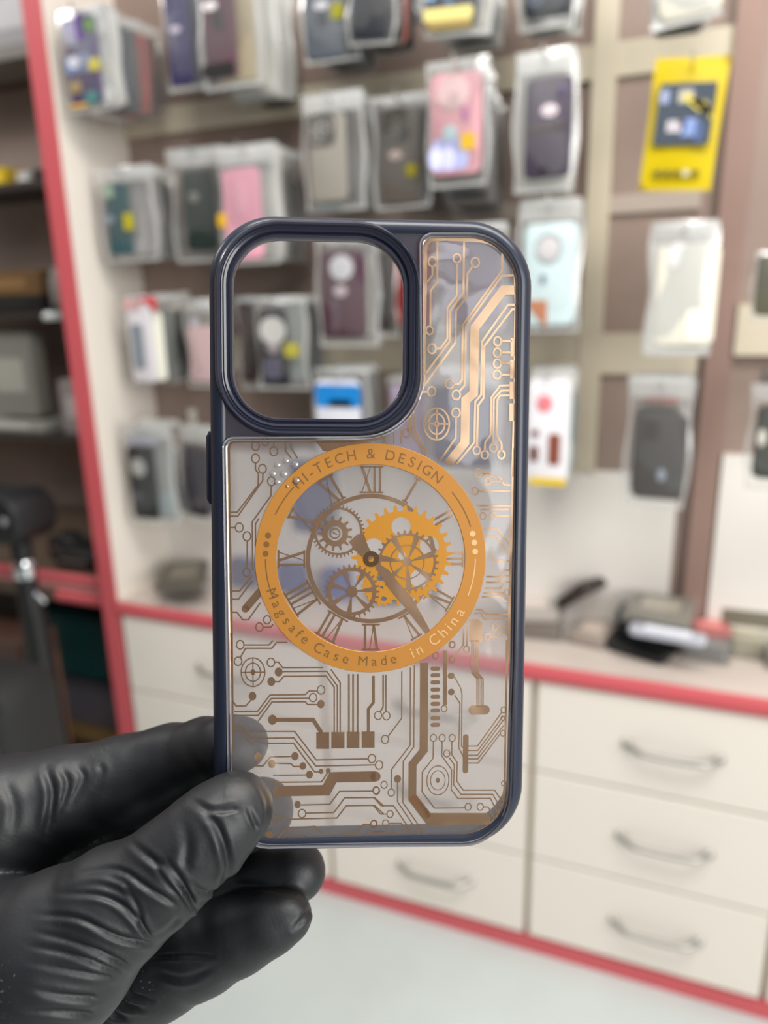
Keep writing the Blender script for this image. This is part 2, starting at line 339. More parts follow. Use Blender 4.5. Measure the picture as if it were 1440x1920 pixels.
hang('dark purple phone case with a pale oval', (966, 92, 1084, 360), (988, 146, 1070, 334), (62, 52, 68), 1.28,
     [('disc', 1031, 208, 16, 12, (215, 200, 205)), ('rect', 1028, 240, 74, 8, (80, 72, 66)), ('disc', 1055, 170, 8, 10, (90, 80, 110)), ('disc', 1020, 318, 9, 6, (35, 28, 35))],
     behind=[((190, 188, 180), SLEEVW, 2), ((150, 150, 135), SLEEVE, 3), ((190, 180, 170), SLEEVW, 2)])
hang('teal phone case in the third row', (176, 312, 284, 492), (194, 344, 252, 478), (48, 84, 90), 1.31,
     [('cam', 206, 360, 16, 24, (150, 170, 150)), ('disc', 208, 412, 9, 9, (140, 155, 165)), ('sticker', 244, 416, 17, 32, (180, 170, 20))],
     behind=[((205, 200, 200), SLEEVE, 2), ((72, 70, 66), SLEEVE, 2), ((50, 48, 44), SLEEVE, 2), ((110, 105, 100), SLEEVE, 1)])
hang('dark green phone case in the third row', (314, 276, 418, 492), (342, 320, 408, 470), (34, 46, 42), 1.34, [('disc', 366, 370, 9, 10, (130, 130, 125))], SLEEVE, behind=[((150, 150, 150), SLEEVE, 2), ((60, 60, 55), SLEEVE, 1)], rz=.08)
hang('plain pink phone case beside the dark green one', (404, 270, 516, 496), (416, 316, 496, 488), (226, 160, 178), 1.30, [('disc', 455, 372, 10, 34, (240, 178, 194)), ('sticker', 419, 414, 14, 26, (225, 175, 30))],
     behind=[((195, 195, 185), SLEEVW, 3), ((160, 160, 150), SLEEVE, 2), ((44, 38, 34), SLEEVE, 4)])
hang('pale blue phone case with a grey ring', (972, 372, 1094, 624), (984, 420, 1076, 612), (200, 218, 220), 1.30,
     [('disc', 1030, 466, 20, 23, (205, 200, 200)), ('ring', 1030, 466, 24, 27, (150, 155, 160)), ('disc', 1019, 524, 6, 10, (120, 130, 150)), ('tri', 1004, 590, 22, 26, (180, 120, 90))], behind=[((215, 175, 110), SLEEVE, 1), ((150, 130, 110), SLEEVE, 2), ((190, 170, 150), SLEEVE, 2)])
hang('white crumpled packet below the yellow pouch', (1222, 414, 1350, 668), (1236, 460, 1336, 650), (226, 220, 204), 1.27, [('disc', 1270, 480, 20, 26, (222, 218, 216)), ('rect', 1304, 610, 40, 60, (238, 234, 220))], SLEEVW,
     behind=[((225, 218, 205), SLEEVW, 2), ((60, 55, 52), SLEEVE, 4)], rz=.05)
hang('maroon phone case with a white disc', (588, 440, 708, 650), (600, 470, 690, 634), (76, 48, 60), 1.30,
     [('disc', 642, 502, 22, 24, (190, 188, 192)), ('disc', 640, 546, 13, 11, (180, 165, 170)), ('rect', 630, 592, 10, 60, (98, 84, 92))], behind=[((180, 180, 170), SLEEVE, 2), ((120, 100, 95), SLEEVE, 2), ((40, 36, 34), SLEEVE, 2)])
hang('narrow black phone case right of the maroon one', (694, 450, 744, 632), (698, 474, 735, 620), (46, 42, 40), 1.33, [('disc', 712, 554, 8, 11, (125, 125, 128))], SLEEVE, behind=[])
hang('red phone case at the camera opening edge', (734, 440, 822, 625), (738, 452, 812, 610), (140, 30, 30), 1.35, [], None, behind=[((60, 30, 30), None, 2)])
hang('black phone case with a big white disc', (476, 556, 572, 730), (484, 580, 545, 724), (34, 32, 36), 1.29,
     [('disc', 513, 620, 24, 26, (195, 192, 188)), ('disc', 514, 652, 13, 10, (150, 140, 142)), ('rect', 513, 690, 32, 40, (88, 86, 100)), ('sticker', 549, 656, 26, 26, (180, 170, 40))], behind=[((120, 125, 122), SLEEVE, 2), ((30, 30, 30), SLEEVE, 3), ((60, 56, 52), SLEEVE, 2)])
hang('dark brown phone case inside the camera opening', (440, 556, 486, 730), (448, 570, 482, 715), (52, 38, 36), 1.36, [], SLEEVE, behind=[((30, 28, 28), SLEEVE, 2)])
hang('white box with a red corner', (230, 552, 302, 728), (234, 556, 296, 718), (212, 206, 210), 1.31,
     [('rect', 262, 650, 22, 84, (130, 138, 146)), ('tri', 280, 572, 16, 15, (205, 70, 75)), ('rect', 250, 570, 34, 20, (215, 170, 168))], None, behind=[((236, 234, 218), None, 1), ((95, 98, 95), SLEEVE, 2), ((32, 30, 30), SLEEVE, 3), ((60, 56, 50), SLEEVE, 2)], cat='product box', body='box', name='boxed_phone_case')
hang('pale pink phone case beside the held case', (342, 560, 418, 726), (352, 612, 410, 716), (196, 166, 166), 1.34, [('disc', 366, 604, 8, 8, (190, 185, 195))], SLEEVE, behind=[((150, 140, 135), SLEEVE, 2)])
hang('white box with a blue top', (586, 690, 690, 862), (592, 712, 678, 852), (222, 222, 232), 1.30,
     [('rect', 635, 742, 84, 42, (25, 130, 205)), ('rect', 640, 756, 42, 14, (40, 60, 100))], SLEEVE, behind=[((60, 66, 92), None, 1), ((60, 52, 56), SLEEVE, 2), ((45, 38, 40), SLEEVE, 3)], cat='product box', body='box', name='boxed_phone_case')
hang('lilac phone case inside the camera opening', (728, 706, 800, 880), (734, 722, 795, 868), (178, 160, 186), 1.34, [], SLEEVE, behind=[((60, 56, 60), SLEEVE, 2)])
hang('white box with pink logo and brown blocks', (984, 694, 1072, 916), (990, 712, 1062, 912), (228, 224, 228), 1.29,
     [('disc', 1022, 756, 15, 16, (228, 130, 138)), ('rect', 1040, 842, 22, 58, (135, 72, 50)), ('rect', 1004, 812, 14, 12, (105, 60, 45)), ('rect', 1002, 850, 16, 28, (105, 60, 45)), ('rect', 1027, 902, 68, 14, (222, 188, 20))], None,
     behind=[((226, 224, 205), None, 1), ((205, 214, 205), SLEEVW, 2), ((120, 135, 145), SLEEVE, 3), ((190, 196, 190), SLEEVW, 2)], cat='product box', body='box', name='boxed_phone_case')
hang('dark grey phone case low on the taupe wall', (1180, 706, 1306, 952), (1194, 778, 1280, 936), (78, 74, 72), 1.27,
     [('rect', 1240, 750, 60, 12, (150, 110, 105)), ('disc', 1240, 890, 8, 12, (145, 150, 160)), ('cam', 1222, 805, 26, 34, (64, 62, 60))], SLEEVE, behind=[((70, 66, 64), SLEEVE, 2), ((150, 145, 140), SLEEVE, 2)], rz=-.05)
hang('black phone case beside the blue strip, lowest row', (228, 792, 318, 980), (238, 838, 300, 972), (40, 42, 42), 1.32,
     [('disc', 262, 876, 14, 17, (165, 165, 160)), ('disc', 262, 930, 9, 8, (90, 92, 96)), ('rect', 268, 826, 60, 16, (160, 160, 170))], behind=[((190, 205, 205), SLEEVW, 1), ((25, 90, 160), None, 1), ((50, 48, 50), SLEEVE, 2)])
hang('dark maroon phone case in the lowest row', (336, 800, 420, 980), (346, 840, 408, 970), (48, 42, 50), 1.36, [], SLEEVE, behind=[((70, 66, 80), SLEEVE, 2)], ry=.1)
hang('navy case seen through the clock face', (534, 850, 636, 1010), (544, 866, 622, 1000), (44, 58, 108), 1.30, [], SLEEVE, behind=[((60, 70, 100), SLEEVE, 3)])  # navy deepened, the colour carries the window's bluish reflection too
hang('navy case behind the crosshair print', (800, 690, 940, 890), (812, 726, 926, 876), (58, 66, 92), 1.27, [], SLEEVE, behind=[((60, 66, 86), SLEEVE, 3)])
hang('grey purple case behind the topmost circuit print', (812, 420, 950, 620), (826, 440, 936, 606), (112, 100, 118), 1.28, [], SLEEVE, behind=[((90, 80, 90), SLEEVE, 3)])
hang('olive grey phone case at the right edge', (1416, 470, 1520, 600), (1424, 476, 1500, 592), (92, 90, 74), 1.27, [], SLEEVE)
hang('black and silver phone case at the right edge', (1412, 720, 1530, 920), (1422, 760, 1520, 900), (66, 68, 60), 1.27, [('disc', 1428, 820, 8, 16, (210, 205, 195))], SLEEVE)
# yellow pouch
P = at(1300, 106, 1.26); wq = at(1366, 230, 1.26).x-at(1226, 230, 1.26).x; hq = P.z-at(1284, 356, 1.26).z
t = thing('yellow_pouch', 'bright yellow printed pouch hanging alone on the taupe wall', 'pouch', P); t.rotation_euler = (0, .07, 0)
b = MB(); nx, nz = 8, 12
def yp(i, j, s):
    u, v = i/nx-.5, j/nz; e = max(0, math.cos(math.pi*u))*max(0, math.sin(math.pi*v)); return (u*wq*(1-.02*math.sin(3*v)), s*.006*e+.0015*math.sin(9*v+4*u), -v*hq)
for s in (-1, 1): b.add([yp(i, j, s) for j in range(nz+1) for i in range(nx+1)], [(j*(nx+1)+i, j*(nx+1)+i+1, (j+1)*(nx+1)+i+1, (j+1)*(nx+1)+i) for j in range(nz) for i in range(nx)])
b.build('pouch_body', mat('yellow_foil', lin(204, 178, 0), .4, coat=.2), t, True)
MB().slab(rrect(wq*.76, hq*.46, .003, 3, 0, -hq*.43), [(0, -.0105), (0, -.0075)]).build('photo_window', flat((62, 72, 84)), t)
for dx, dz, w_, h_, c_ in ((-.3, -.30, .12, .1, (150, 160, 190)), (-.1, -.52, .24, .09, (190, 185, 190)), (.08, -.53, .2, .13, (130, 150, 200)), (-.02, -.30, .2, .1, (175, 170, 165)), (.22, -.57, .1, .14, (80, 100, 140)), (-.02, -.49, .08, .04, (190, 80, 90))):
    MB().slab(rrect(w_*wq, h_*hq, .002, 3, dx*wq, dz*hq), [(0, -.0115), (0, -.010)]).build('printed_patch', flat(c_), t)
for k in range(3):
    a = .02*wq+k*.13*wq; z = -hq*(.25+.03*k)
    MB().slab([(a-.1*wq, z-.06*hq), (a-.02*wq, z-.02*hq), (min(a+.25*wq, .36*wq), z-.13*hq), (min(a+.17*wq, .36*wq), z-.17*hq)], [(0, -.0118), (0, -.010)]).build('printed_stripe', flat((205, 190, 90) if k != 1 else (110, 95, 60)), t)
for k in range(5):
    MB().slab(rrect(wq*.09, hq*.045, .002, 3, wq*(-.26+.13*k), -hq*.87), [(0, -.0075), (0, -.004)]).build('printed_letter', flat((90, 85, 30) if k != 3 else (190, 190, 170)), t)
hook((P.x, 1.25, P.z-.006), 0, 'wire hook above the bright yellow pouch')
# ------------------------------------------------------------------ things lying on the worktop
def lying(desc, x, y, w, d, h, col, rz=0, tilt=0, z=0, clear=False, name='flat_phone_case', cat='phone case', Y=None):
    p = atz(x, y, ZT+z); t = thing(name, desc, cat, (p.x, p.y, ZT+z), None, rz); t.rotation_euler = (tilt, 0, rz)
    Mx = Matrix.Rotation(math.radians(-90), 4, 'X')
    b = MB().slab(rrect(w, d, .012, 5), [(.002, 0), (0, -.002), (0, -h+.002), (.002, -h)], M=Mx.inverted())
    for i in range(len(b.v)): b.v[i] = (b.v[i][0], b.v[i][1], abs(b.v[i][2]))
    b.build('body', flat(col), t, True)
    MB().box(-w*.3, w*.3, -d*.2, d*.35, h, h+.0008).build('printed_card', flat(tuple(min(255, int(c*1.25+18)) for c in col)), t)
    if clear: 
        s = MB().box(-w*.56, w*.56, -d*.55, d*.55, -.0005+.0005, h+.004).build('sleeve', SLEEVE, t)
    return t
for k, (dx, dy, col, rz) in enumerate([(0, 0, (58, 60, 58), .5), (5, -1, (110, 108, 98), .55), (-3, -2, (70, 70, 66), .45), (2, -2, (126, 126, 120), .6), (0, -2, (82, 76, 66), .5)]):
    lying(['bottom', 'second', 'middle', 'fourth', 'top'][k]+' dark case in the pile on the worktop by the side panel', 345+dx, 1085+dy, .10, .17, .011, col, rz, 0, .0122*k, k in (1, 3))
CL = [(470, 1088, (44, 58, 100), .08, 'navy case lying on the worktop behind the clear panel, left'), (560, 1100, (52, 74, 136), -.05, 'blue case lying on the worktop behind the clock'),
      (640, 1112, (56, 78, 146), .1, 'bright blue case lying on the worktop behind the clock gears'), (730, 1118, (60, 66, 84), .1, 'dark slate case lying on the worktop behind the clock hand'),
      (815, 1120, (74, 80, 98), -.05, 'grey blue case lying on the worktop behind the clock numeral three'), (905, 1130, (56, 62, 78), .05, 'dark case lying on the worktop behind the right edge of the panel')]
for x, y, c, rz, d in CL: lying(d, x, y, .066, .10, .065, c, rz)  # blues strengthened to stand in for bluish reflections on the clear window
lying('open clear box with a brown insert beside the right edge of the held case', 1005, 1172, .10, .13, .03, (120, 108, 96), .1, 0, 0, True, 'open_case_box', 'box')
lying('clear sleeved case lying on the brown insert box', 1000, 1140, .09, .14, .014, (176, 166, 158), .25, 0, .036, True)
lying('dark brown case leaning on its side on the worktop', 1092, 1122, .07, .11, .02, (52, 42, 38), .9, -.75, .06)
lying('pale beige sleeved case in front of the dark brown leaning one', 1110, 1194, .07, .09, .018, (168, 152, 140), -.2, 0, 0, True)
lying('greyish mauve case standing behind the pale beige sleeved case', 1150, 1142, .07, .06, .065, (120, 104, 104), .1)
lying('black case under the pile at the right of the worktop', 1215, 1210, .11, .14, .016, (22, 24, 25), -.35)
lying('thick black case on the worktop pile', 1225, 1178, .125, .13, .045, (28, 31, 31), -.15, 0, .018)
lying('grey beige case on top of the black pile', 1238, 1150, .11, .11, .016, (128, 122, 110), -.1, 0, .078, True)
lying('silver white strip case in front of the black pile', 1250, 1196, .13, .035, .013, (182, 184, 194), -.12, 0, .064)
lying('dark grey clear case right of the silver strip', 1322, 1222, .08, .09, .035, (122, 122, 120), -.1, 0, 0, True)
lying('pinkish red case between grey ones at the right of the worktop', 1330, 1185, .07, .05, .016, (176, 104, 100), .1, 0, .037)
lying('cream case with a dark olive spot at the far right of the worktop', 1398, 1212, .065, .10, .04, (176, 170, 148), 0, 0, 0, True)
lying('olive grey case at the back right of the worktop', 1400, 1165, .11, .06, .035, (122, 116, 100), 0, 0, .045)
lying('clear and white case at the right edge of the worktop', 1468, 1236, .06, .10, .03, (150, 152, 150), 0, 0, 0, True)
# ------------------------------------------------------------------ dim recess left of the red post
YS = 1.62
def shelf(label, py, th=.018):
    z = at(60, py, YS).z; MB_ = MB().box(-3.0, XP-.02, YS, 1.82, z-th, z); return tag(MB_.build('wall_shelf', mat('dark_shelf', lin(58, 52, 48), .5)), label, 'shelf'), z
s1, z1 = shelf('upper dark shelf in the recess left of the red post', 338)
s2, z2 = shelf('middle dark shelf in the recess left of the red post', 585)
s3, z3 = shelf('lower dark shelf in the recess left of the red post', 815)
def onshelf(name, label, cat, x0, y0, x1, z, col, d=.08, Y=1.66, kind='box', rough=.5):
    a = at(x0, y0, Y); c = at(x1, y0, Y); h = a.z-z; w = c.x-a.x; t = thing(name, label, cat, (a.x+w/2, Y, z))
    m_ = flat(col, rough)
    if kind == 'box':
        MB().slab(rrect(w, h, min(w, h)*.08, 3, 0, h/2), [(.002, 0), (0, .003), (0, d)]).build('body', m_, t, True)
        MB().box(-w*.3, w*.3, -.001, .002, h*.3, h*.7).build('label_panel', flat(tuple(min(255, int(v*1.2+12)) for v in col)), t)
    else:
        MB().lathe([(w*.35, 0), (w*.5, h*.12), (w*.5, h*.7), (w*.3, h*.95), (w*.1, h)], 20, (0, d/2, 0)).build('body', m_, t, True)
        MB().lathe([(w*.2, h*.9), (w*.2, h*1.05), (w*.15, h*1.08)], 16, (0, d/2, 0)).build('cap', flat((60, 60, 60)), t, True)
    return t
onshelf('yellow_pack', 'small yellow pack on the upper recess shelf at the left edge', 'pack', -30, 316, 8, z1, (215, 180, 30))
onshelf('white_pack', 'small white pack on the upper recess shelf', 'pack', 28, 322, 56, z1, (190, 188, 184))
onshelf('black_pack', 'black pack on the upper recess shelf by the red post', 'pack', 60, 318, 96, z1, (28, 27, 26))
onshelf('wooden_box', 'brown wooden box on the middle recess shelf', 'box', -60, 512, 72, z2+.045, (112, 84, 50), .1)
onshelf('black_tray', 'black tray under the brown wooden box', 'tray', -60, 556, 78, z2, (26, 26, 25), .11)
onshelf('grey_bottle', 'small pale bottle by the red post on the middle recess shelf', 'bottle', 82, 500, 110, z2, (140, 136, 130), .04, kind='round')
onshelf('glass_frame', 'pale framed glass display on the lower recess shelf', 'display frame', -40, 625, 52, z3+.045, (138, 136, 128), .05)
onshelf('white_tray', 'white plastic tray under the framed glass display', 'tray', -60, 784, 82, z3, (172, 172, 164), .14)
onshelf('grey_carton', 'pale grey carton on the lower recess shelf by the red post', 'carton', 106, 712, 168, z3, (158, 150, 148), .08)
onshelf('red_tin', 'small red tin above the pale grey carton', 'tin', 122, 672, 150, at(130, 712, 1.66).z, (150, 20, 30), .05, kind='round')
# top-left boxes on a high shelf
zt4 = at(30, 82, YS).z
tag(MB().box(-3.0, XP-.02, YS, 1.82, zt4-.03, zt4).build('wall_shelf', mat('grey_shelf', lin(128, 122, 116), .5)), 'high shelf in the recess at the top left corner', 'shelf')
onshelf('grey_box', 'light grey box on the high recess shelf', 'box', -40, -40, 52, zt4, (158, 156, 158), .15)
tag(MB().box(-3.0, XP-.02, 1.78, 1.82, at(30, 158, 1.78).z, at(30, 128, 1.78).z).build('wooden_batten', flat((98, 62, 50))), 'reddish brown batten below the high recess shelf', 'batten')
# white puck lamp hanging beneath the middle shelf
p = at(98, 592, 1.6); t = thing('puck_lamp', 'small white puck lamp under the middle recess shelf', 'lamp', p)
MB().lathe([(.012, -.012), (.024, -.01), (.026, 0), (.02, .010)], 24).build('housing', flat((232, 236, 234), .2), t, True)
MB().tube([(0, 0, .010), (0, 0, .02), (0, .03, .024)], .003, 8).build('bracket', BLACK, t)
# recess counter with double red edge
zc = at(150, 1082, Y0+.03).z
t = thing('recess_counter', 'counter in the recess with a double red rounded edge and a pale stripe', 'counter', (0, 0, 0))
xa = at(104, 1110, Y0+.03).x
zz = [at(150, y, Y0+.03).z for y in (1082, 1100, 1113, 1136)]
MB().box(-3, XP-.027, Y0+.042, 1.81, zz[3], zz[0]-.004).build('top_board', flat((96, 80, 66)), t)
def bar(za, zb, x0, x1, m_, nm, **k):
    r = (za-zb)/2; b = MB(); n = 12; vs = []
    b.tube([(x0, Y0+.042, (za+zb)/2), (x1, Y0+.042, (za+zb)/2)], r, 12); return b.build(nm, m_, t, True, **k)
bar(zz[0], zz[1], -3, XP-.027, RED, 'upper_edge', label='upper red edge')
bar(zz[1], zz[2], -3, XP-.027, flat((196, 130, 126)), 'stripe', label='pale pink stripe')
bar(zz[2], zz[3], xa, XP-.027, RED, 'lower_edge', label='lower red edge')
for i, (x, y, w, d, h, c, nm) in enumerate([(150, 1062, .12, .1, .05, (22, 20, 20), 'black pouch on the recess counter beside the red post'), (110, 1050, .08, .06, .065, (26, 24, 24), 'black charger block on the recess counter'), (75, 1075, .09, .08, .03, (96, 78, 58), 'brown wallet on the recess counter')]):
    p = atz(x, y, zz[0]); t = thing('counter_item', nm, 'item', (p.x, max(p.y, Y0+.12)+.03*i, zz[0]-.004)); t.name = ['black_pouch', 'charger_block', 'brown_wallet'][i]
    b = MB().slab(rrect(w, h, h*.3, 4, 0, h/2), [(.004, -d/2), (0, -d/2+.005), (0, d/2-.005), (.004, d/2)]); b.build('body', flat(c), t, True)
    MB().box(-w*.35, w*.35, -d*.52, -d*.48, h*.45, h*.55).build('zip', STEEL, t)
# under the recess counter
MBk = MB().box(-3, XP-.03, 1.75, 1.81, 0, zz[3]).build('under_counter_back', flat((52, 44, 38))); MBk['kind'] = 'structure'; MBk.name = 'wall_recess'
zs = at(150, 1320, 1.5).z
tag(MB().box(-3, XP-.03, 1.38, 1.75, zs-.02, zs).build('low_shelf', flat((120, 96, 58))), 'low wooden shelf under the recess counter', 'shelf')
def standing(name, label, cat, x0, x1, y0, z, Y, d, col):
    a = at(x0, y0, Y); c = at(x1, y0, Y); t = thing(name, label, cat, ((a.x+c.x)/2, Y, z)); w = c.x-a.x; h = a.z-z
    MB().slab(rrect(w, h, .006, 3, 0, h/2), [(.003, 0), (0, .004), (0, d)]).build('body', flat(col), t, True)
    MB().slab(rrect(w*1.01, h*.14, .004, 3, 0, h*.94), [(.001, -.004), (0, -.002), (0, d)]).build('lid', flat(tuple(int(v*.8) for v in col)), t, True)
standing('teal_crate', 'dark teal crate on the low shelf under the recess counter', 'crate', 48, 206, 1140, at(120, 1262, 1.42).z, 1.42, .25, (10, 62, 62))
standing('grey_carton', 'grey carton under the dark teal crate on the low shelf', 'carton', 85, 212, 1266, zs, 1.42, .25, (92, 88, 96))
standing('brown_carton', 'dark brown carton standing on the floor under the low shelf', 'carton', 80, 225, 1350, 0, 1.42, .25, (70, 56, 46))
standing('wooden_stool', 'reddish brown wooden box behind the black machine stand', 'box', -80, 30, 1190, 0, 1.22, .12, (108, 76, 62))
# black stand machine
pc = at(30, 965, 1.14); t = thing('desk_machine', 'black rounded machine head on a chrome column at the left edge', 'machine', (pc.x, pc.y, 0))
hz = pc.z
b = MB().slab(rrect(.20, .112, .045, 8, -.04, hz), [(.02, -.06), (.006, -.055), (0, -.04), (0, .05), (.01, .065)]); b.build('head', BLACK, t, True)
MB().lathe([(.009, 0), (.009, .003), (.006, .006)], 14, M=Matrix.Translation((.036, -.062, hz+.005)) @ Matrix.Rotation(math.radians(90), 4, 'X')).build('knob', CHROME, t, True)
zcol = at(30, 1030, 1.14).z
MB().lathe([(.022, zcol-.095), (.022, zcol+.02)], 24).build('collar', BLACK, t, True)
MB().lathe([(.0225, zcol-.062), (.0245, zcol-.055), (.0245, zcol-.03), (.0225, zcol-.022)], 24).build('chrome_collar', CHROME, t, True)
MB().tube([(.02, 0, zcol-.1), (.045, .0, zcol-.12)], .008, 12).build('lever', CHROME, t, True)
b = MB()
b.tube([(0, 0, zcol-.09), (.004, 0, zcol-.16), (0, 0, .03)], [.024, .028, .04], 20); b.lathe([(.10, 0), (.10, .02), (.05, .04)], 32); b.build('stand', mat('dark_grey_paint', lin(26, 26, 26), .4), t, True)
pb = at(-30, 1262, .86); t2 = thing('black_bag', 'black slumped bag with grey piping at the lower left edge', 'bag', (pb.x, pb.y, 0))
b = MB().slab(rrect(.18, pb.z, .05, 8, 0, (pb.z)/2), [(.03, -.06), (.006, -.04), (0, -.01), (0, .06), (.02, .09)]); b.build('body', mat('black_fabric', (.012, .012, .012), .7), t2, True)
zt = pb.z-.01
MB().tube([(.055, -.05, zt-.02), (.062, -.055, zt-.12), (.066, -.06, zt-.26), (.07, -.05, .05)], .006, 8).build('piping', flat((70, 72, 72)), t2, True)
MB().tube([(-.07, -.06, zt-.28), (-.01, -.062, zt-.25), (.06, -.06, zt-.19)], .006, 8).build('strap', flat((58, 60, 60)), t2, True)
#HAND
# ------------------------------------------------------------------ gloved hand, one continuous surface grown from round-cone chains
def build_hand():
    def chain(pts):                              # (photo x, y, radius px, depth m)
        out = []
        for x, y, r, d in pts: p = cp(x, y, d); out.append((np.array(p), r*d/F))
        return out
    thumb = chain([(446, 1514, 66, .1700), (425, 1533, 72, .1695), (392, 1562, 80, .1690), (345, 1605, 84, .1685), (300, 1645, 88, .1685), (215, 1700, 108, .1690), (110, 1785, 146, .171), (-10, 1850, 178, .175), (-140, 1900, 205, .18)])
    index = chain([(455, 1394, 49, .1885), (425, 1399, 54, .1905), (385, 1410, 61, .197), (320, 1432, 70, .203), (240, 1462, 80, .205), (120, 1495, 90, .203), (20, 1530, 108, .200), (-120, 1590, 130, .198)])
    middle = chain([(490, 1520, 61, .1905), (450, 1530, 64, .194), (400, 1548, 68, .203), (320, 1575, 74, .210), (220, 1600, 84, .214), (60, 1640, 95, .213), (-100, 1680, 110, .208)])
    ringf = chain([(556, 1634, 55, .199), (510, 1648, 60, .201), (440, 1672, 66, .205), (330, 1712, 72, .212), (200, 1750, 84, .216), (40, 1780, 98, .214), (-90, 1790, 110, .21)])
    little = chain([(540, 1718, 46, .187), (505, 1730, 55, .188), (450, 1752, 66, .190), (380, 1782, 76, .193), (300, 1822, 80, .196), (215, 1872, 80, .199), (130, 1930, 88, .203), (20, 1960, 110, .206)])
    palm = chain([(-60, 1620, 130, .200), (-70, 1760, 150, .203), (-60, 1900, 150, .203)]); palm2 = chain([(60, 1690, 90, .209), (80, 1800, 100, .210)])
    wrist = chain([(-100, 1880, 190, .190), (-260, 1980, 200, .195), (-420, 2080, 190, .20), (-760, 2290, 195, .21)])
    groups = [(thumb, .0), (index, .001), (middle, .001), (ringf, .001), (little, .001), (palm, .010), (palm2, .006), (wrist, .012)]
    allp = np.array([p for g, _ in groups for p, r in g]); rmax = .034
    R3 = np.array([list(rt), list(up), list(-fw)])   # grid axes aligned with the hand's own tilt
    cam_p = np.array(CAMP); loc = (allp-cam_p) @ R3.T
    lo = loc.min(0)-rmax; hi = loc.max(0)+np.array([.012, .022, .034])
    lo[0] = max(lo[0], -.185); lo[1] = max(lo[1], -.185)
    h = .00085; dims = np.ceil((hi-lo)/h).astype(int)
    gx = [lo[i]+h*np.arange(dims[i]) for i in range(3)]
    X, Y, Z = np.meshgrid(*gx, indexing='ij')
    def seg(a, ra, b, rb):
        ba = b-a; L2 = ba @ ba
        px, py, pz = X-a[0], Y-a[1], Z-a[2]
        t = np.clip((px*ba[0]+py*ba[1]+pz*ba[2])/L2, 0, 1)
        return np.sqrt((px-t*ba[0])**2+(py-t*ba[1])**2+(pz-t*ba[2])**2)-(ra+(rb-ra)*t)
    D_ = None
    for g, k in groups:
        q = [((p-cam_p) @ R3.T, r) for p, r in g]; gd = None
        for (a, ra), (b_, rb) in zip(q[:-1], q[1:]):
            s = seg(a, ra, b_, rb)
            if gd is None: gd = s
            else:
                kk = .003; hh = np.clip(.5+.5*(gd-s)/kk, 0, 1); gd = gd*(1-hh)+s*hh-kk*hh*(1-hh)
        if D_ is None: D_ = gd
        elif k: hh = np.clip(.5+.5*(D_-gd)/k, 0, 1); D_ = D_*(1-hh)+gd*hh-k*hh*(1-hh)
        else: D_ = np.minimum(D_, gd)
    D_[0], D_[:, 0], D_[:, :, 0] = np.maximum(D_[0], .0005), np.maximum(D_[:, 0], .0005), np.maximum(D_[:, :, 0], .0005)
    # surface nets
    V = D_; nx, ny, nz = V.shape; sgn = V < 0
    c = [(i, j, k) for i in (0, 1) for j in (0, 1) for k in (0, 1)]
    sl = lambda A, i, j, k: A[i:nx-1+i, j:ny-1+j, k:nz-1+k]
    cnt = sum(sl(sgn, *q).astype(np.int8) for q in c); act = (cnt > 0) & (cnt < 8)
    ai = np.argwhere(act); idx = -np.ones(act.shape, int); idx[act] = np.arange(len(ai))
    acc = np.zeros((len(ai), 3)); num = np.zeros(len(ai))
    for a in c:
        for ax in range(3):
            if a[ax]: continue
            b_ = list(a); b_[ax] = 1
            va = V[ai[:, 0]+a[0], ai[:, 1]+a[1], ai[:, 2]+a[2]]; vb = V[ai[:, 0]+b_[0], ai[:, 1]+b_[1], ai[:, 2]+b_[2]]
            m = (va < 0) != (vb < 0); t = np.where(m, va/np.where(m, va-vb, 1), 0)
            p = np.array(a, float)[None, :].repeat(len(ai), 0); p[:, ax] = t; acc += p*m[:, None]; num += m
    P = (ai+acc/num[:, None])*h+lo
    F_ = []
    for ax in range(3):
        u, v = (ax+1) % 3, (ax+2) % 3
        s0 = [slice(0, n_) for n_ in V.shape]; s1 = list(s0); s0[ax] = slice(0, V.shape[ax]-1); s1[ax] = slice(1, V.shape[ax])
        ch = np.argwhere(sgn[tuple(s0)] != sgn[tuple(s1)])
        ch = ch[(ch[:, u] > 0) & (ch[:, v] > 0) & (ch[:, u] < V.shape[u]-1) & (ch[:, v] < V.shape[v]-1)]
        ins_ = sgn[tuple(ch.T)]
        def cell(du, dv): q = ch.copy(); q[:, u] -= du; q[:, v] -= dv; return idx[tuple(q.T)]
        q = np.stack([cell(1, 1), cell(0, 1), cell(0, 0), cell(1, 0)], 1); q[~ins_] = q[~ins_][:, ::-1]; F_.append(q)
    Q = np.concatenate(F_)
    def scat(i_, v, n_): return np.stack([np.bincount(i_, v[:, k], n_) for k in range(3)], 1)
    def normals(P):
        n = np.cross(P[Q[:, 2]]-P[Q[:, 0]], P[Q[:, 3]]-P[Q[:, 1]]); N = sum(scat(Q[:, k], n, len(P)) for k in range(4))
        return N/(np.linalg.norm(N, axis=1)[:, None]+1e-12)
    def smooth(P, it, lam=.5):
        E = np.concatenate([Q[:, [0, 1]], Q[:, [1, 2]], Q[:, [2, 3]], Q[:, [3, 0]]]); E = np.concatenate([E, E[:, ::-1]]); n_ = np.bincount(E[:, 0], minlength=len(P))[:, None]
        for _ in range(it): P = P+(scat(E[:, 0], P[E[:, 1]], len(P))/n_-P)*lam
        return P
    P = smooth(P, 6)
    # one subdivision so that fine folds resolve
    E = np.sort(np.concatenate([Q[:, [0, 1]], Q[:, [1, 2]], Q[:, [2, 3]], Q[:, [3, 0]]]), 1); ue, inv = np.unique(E[:, 0]*len(P)+E[:, 1], return_inverse=True)
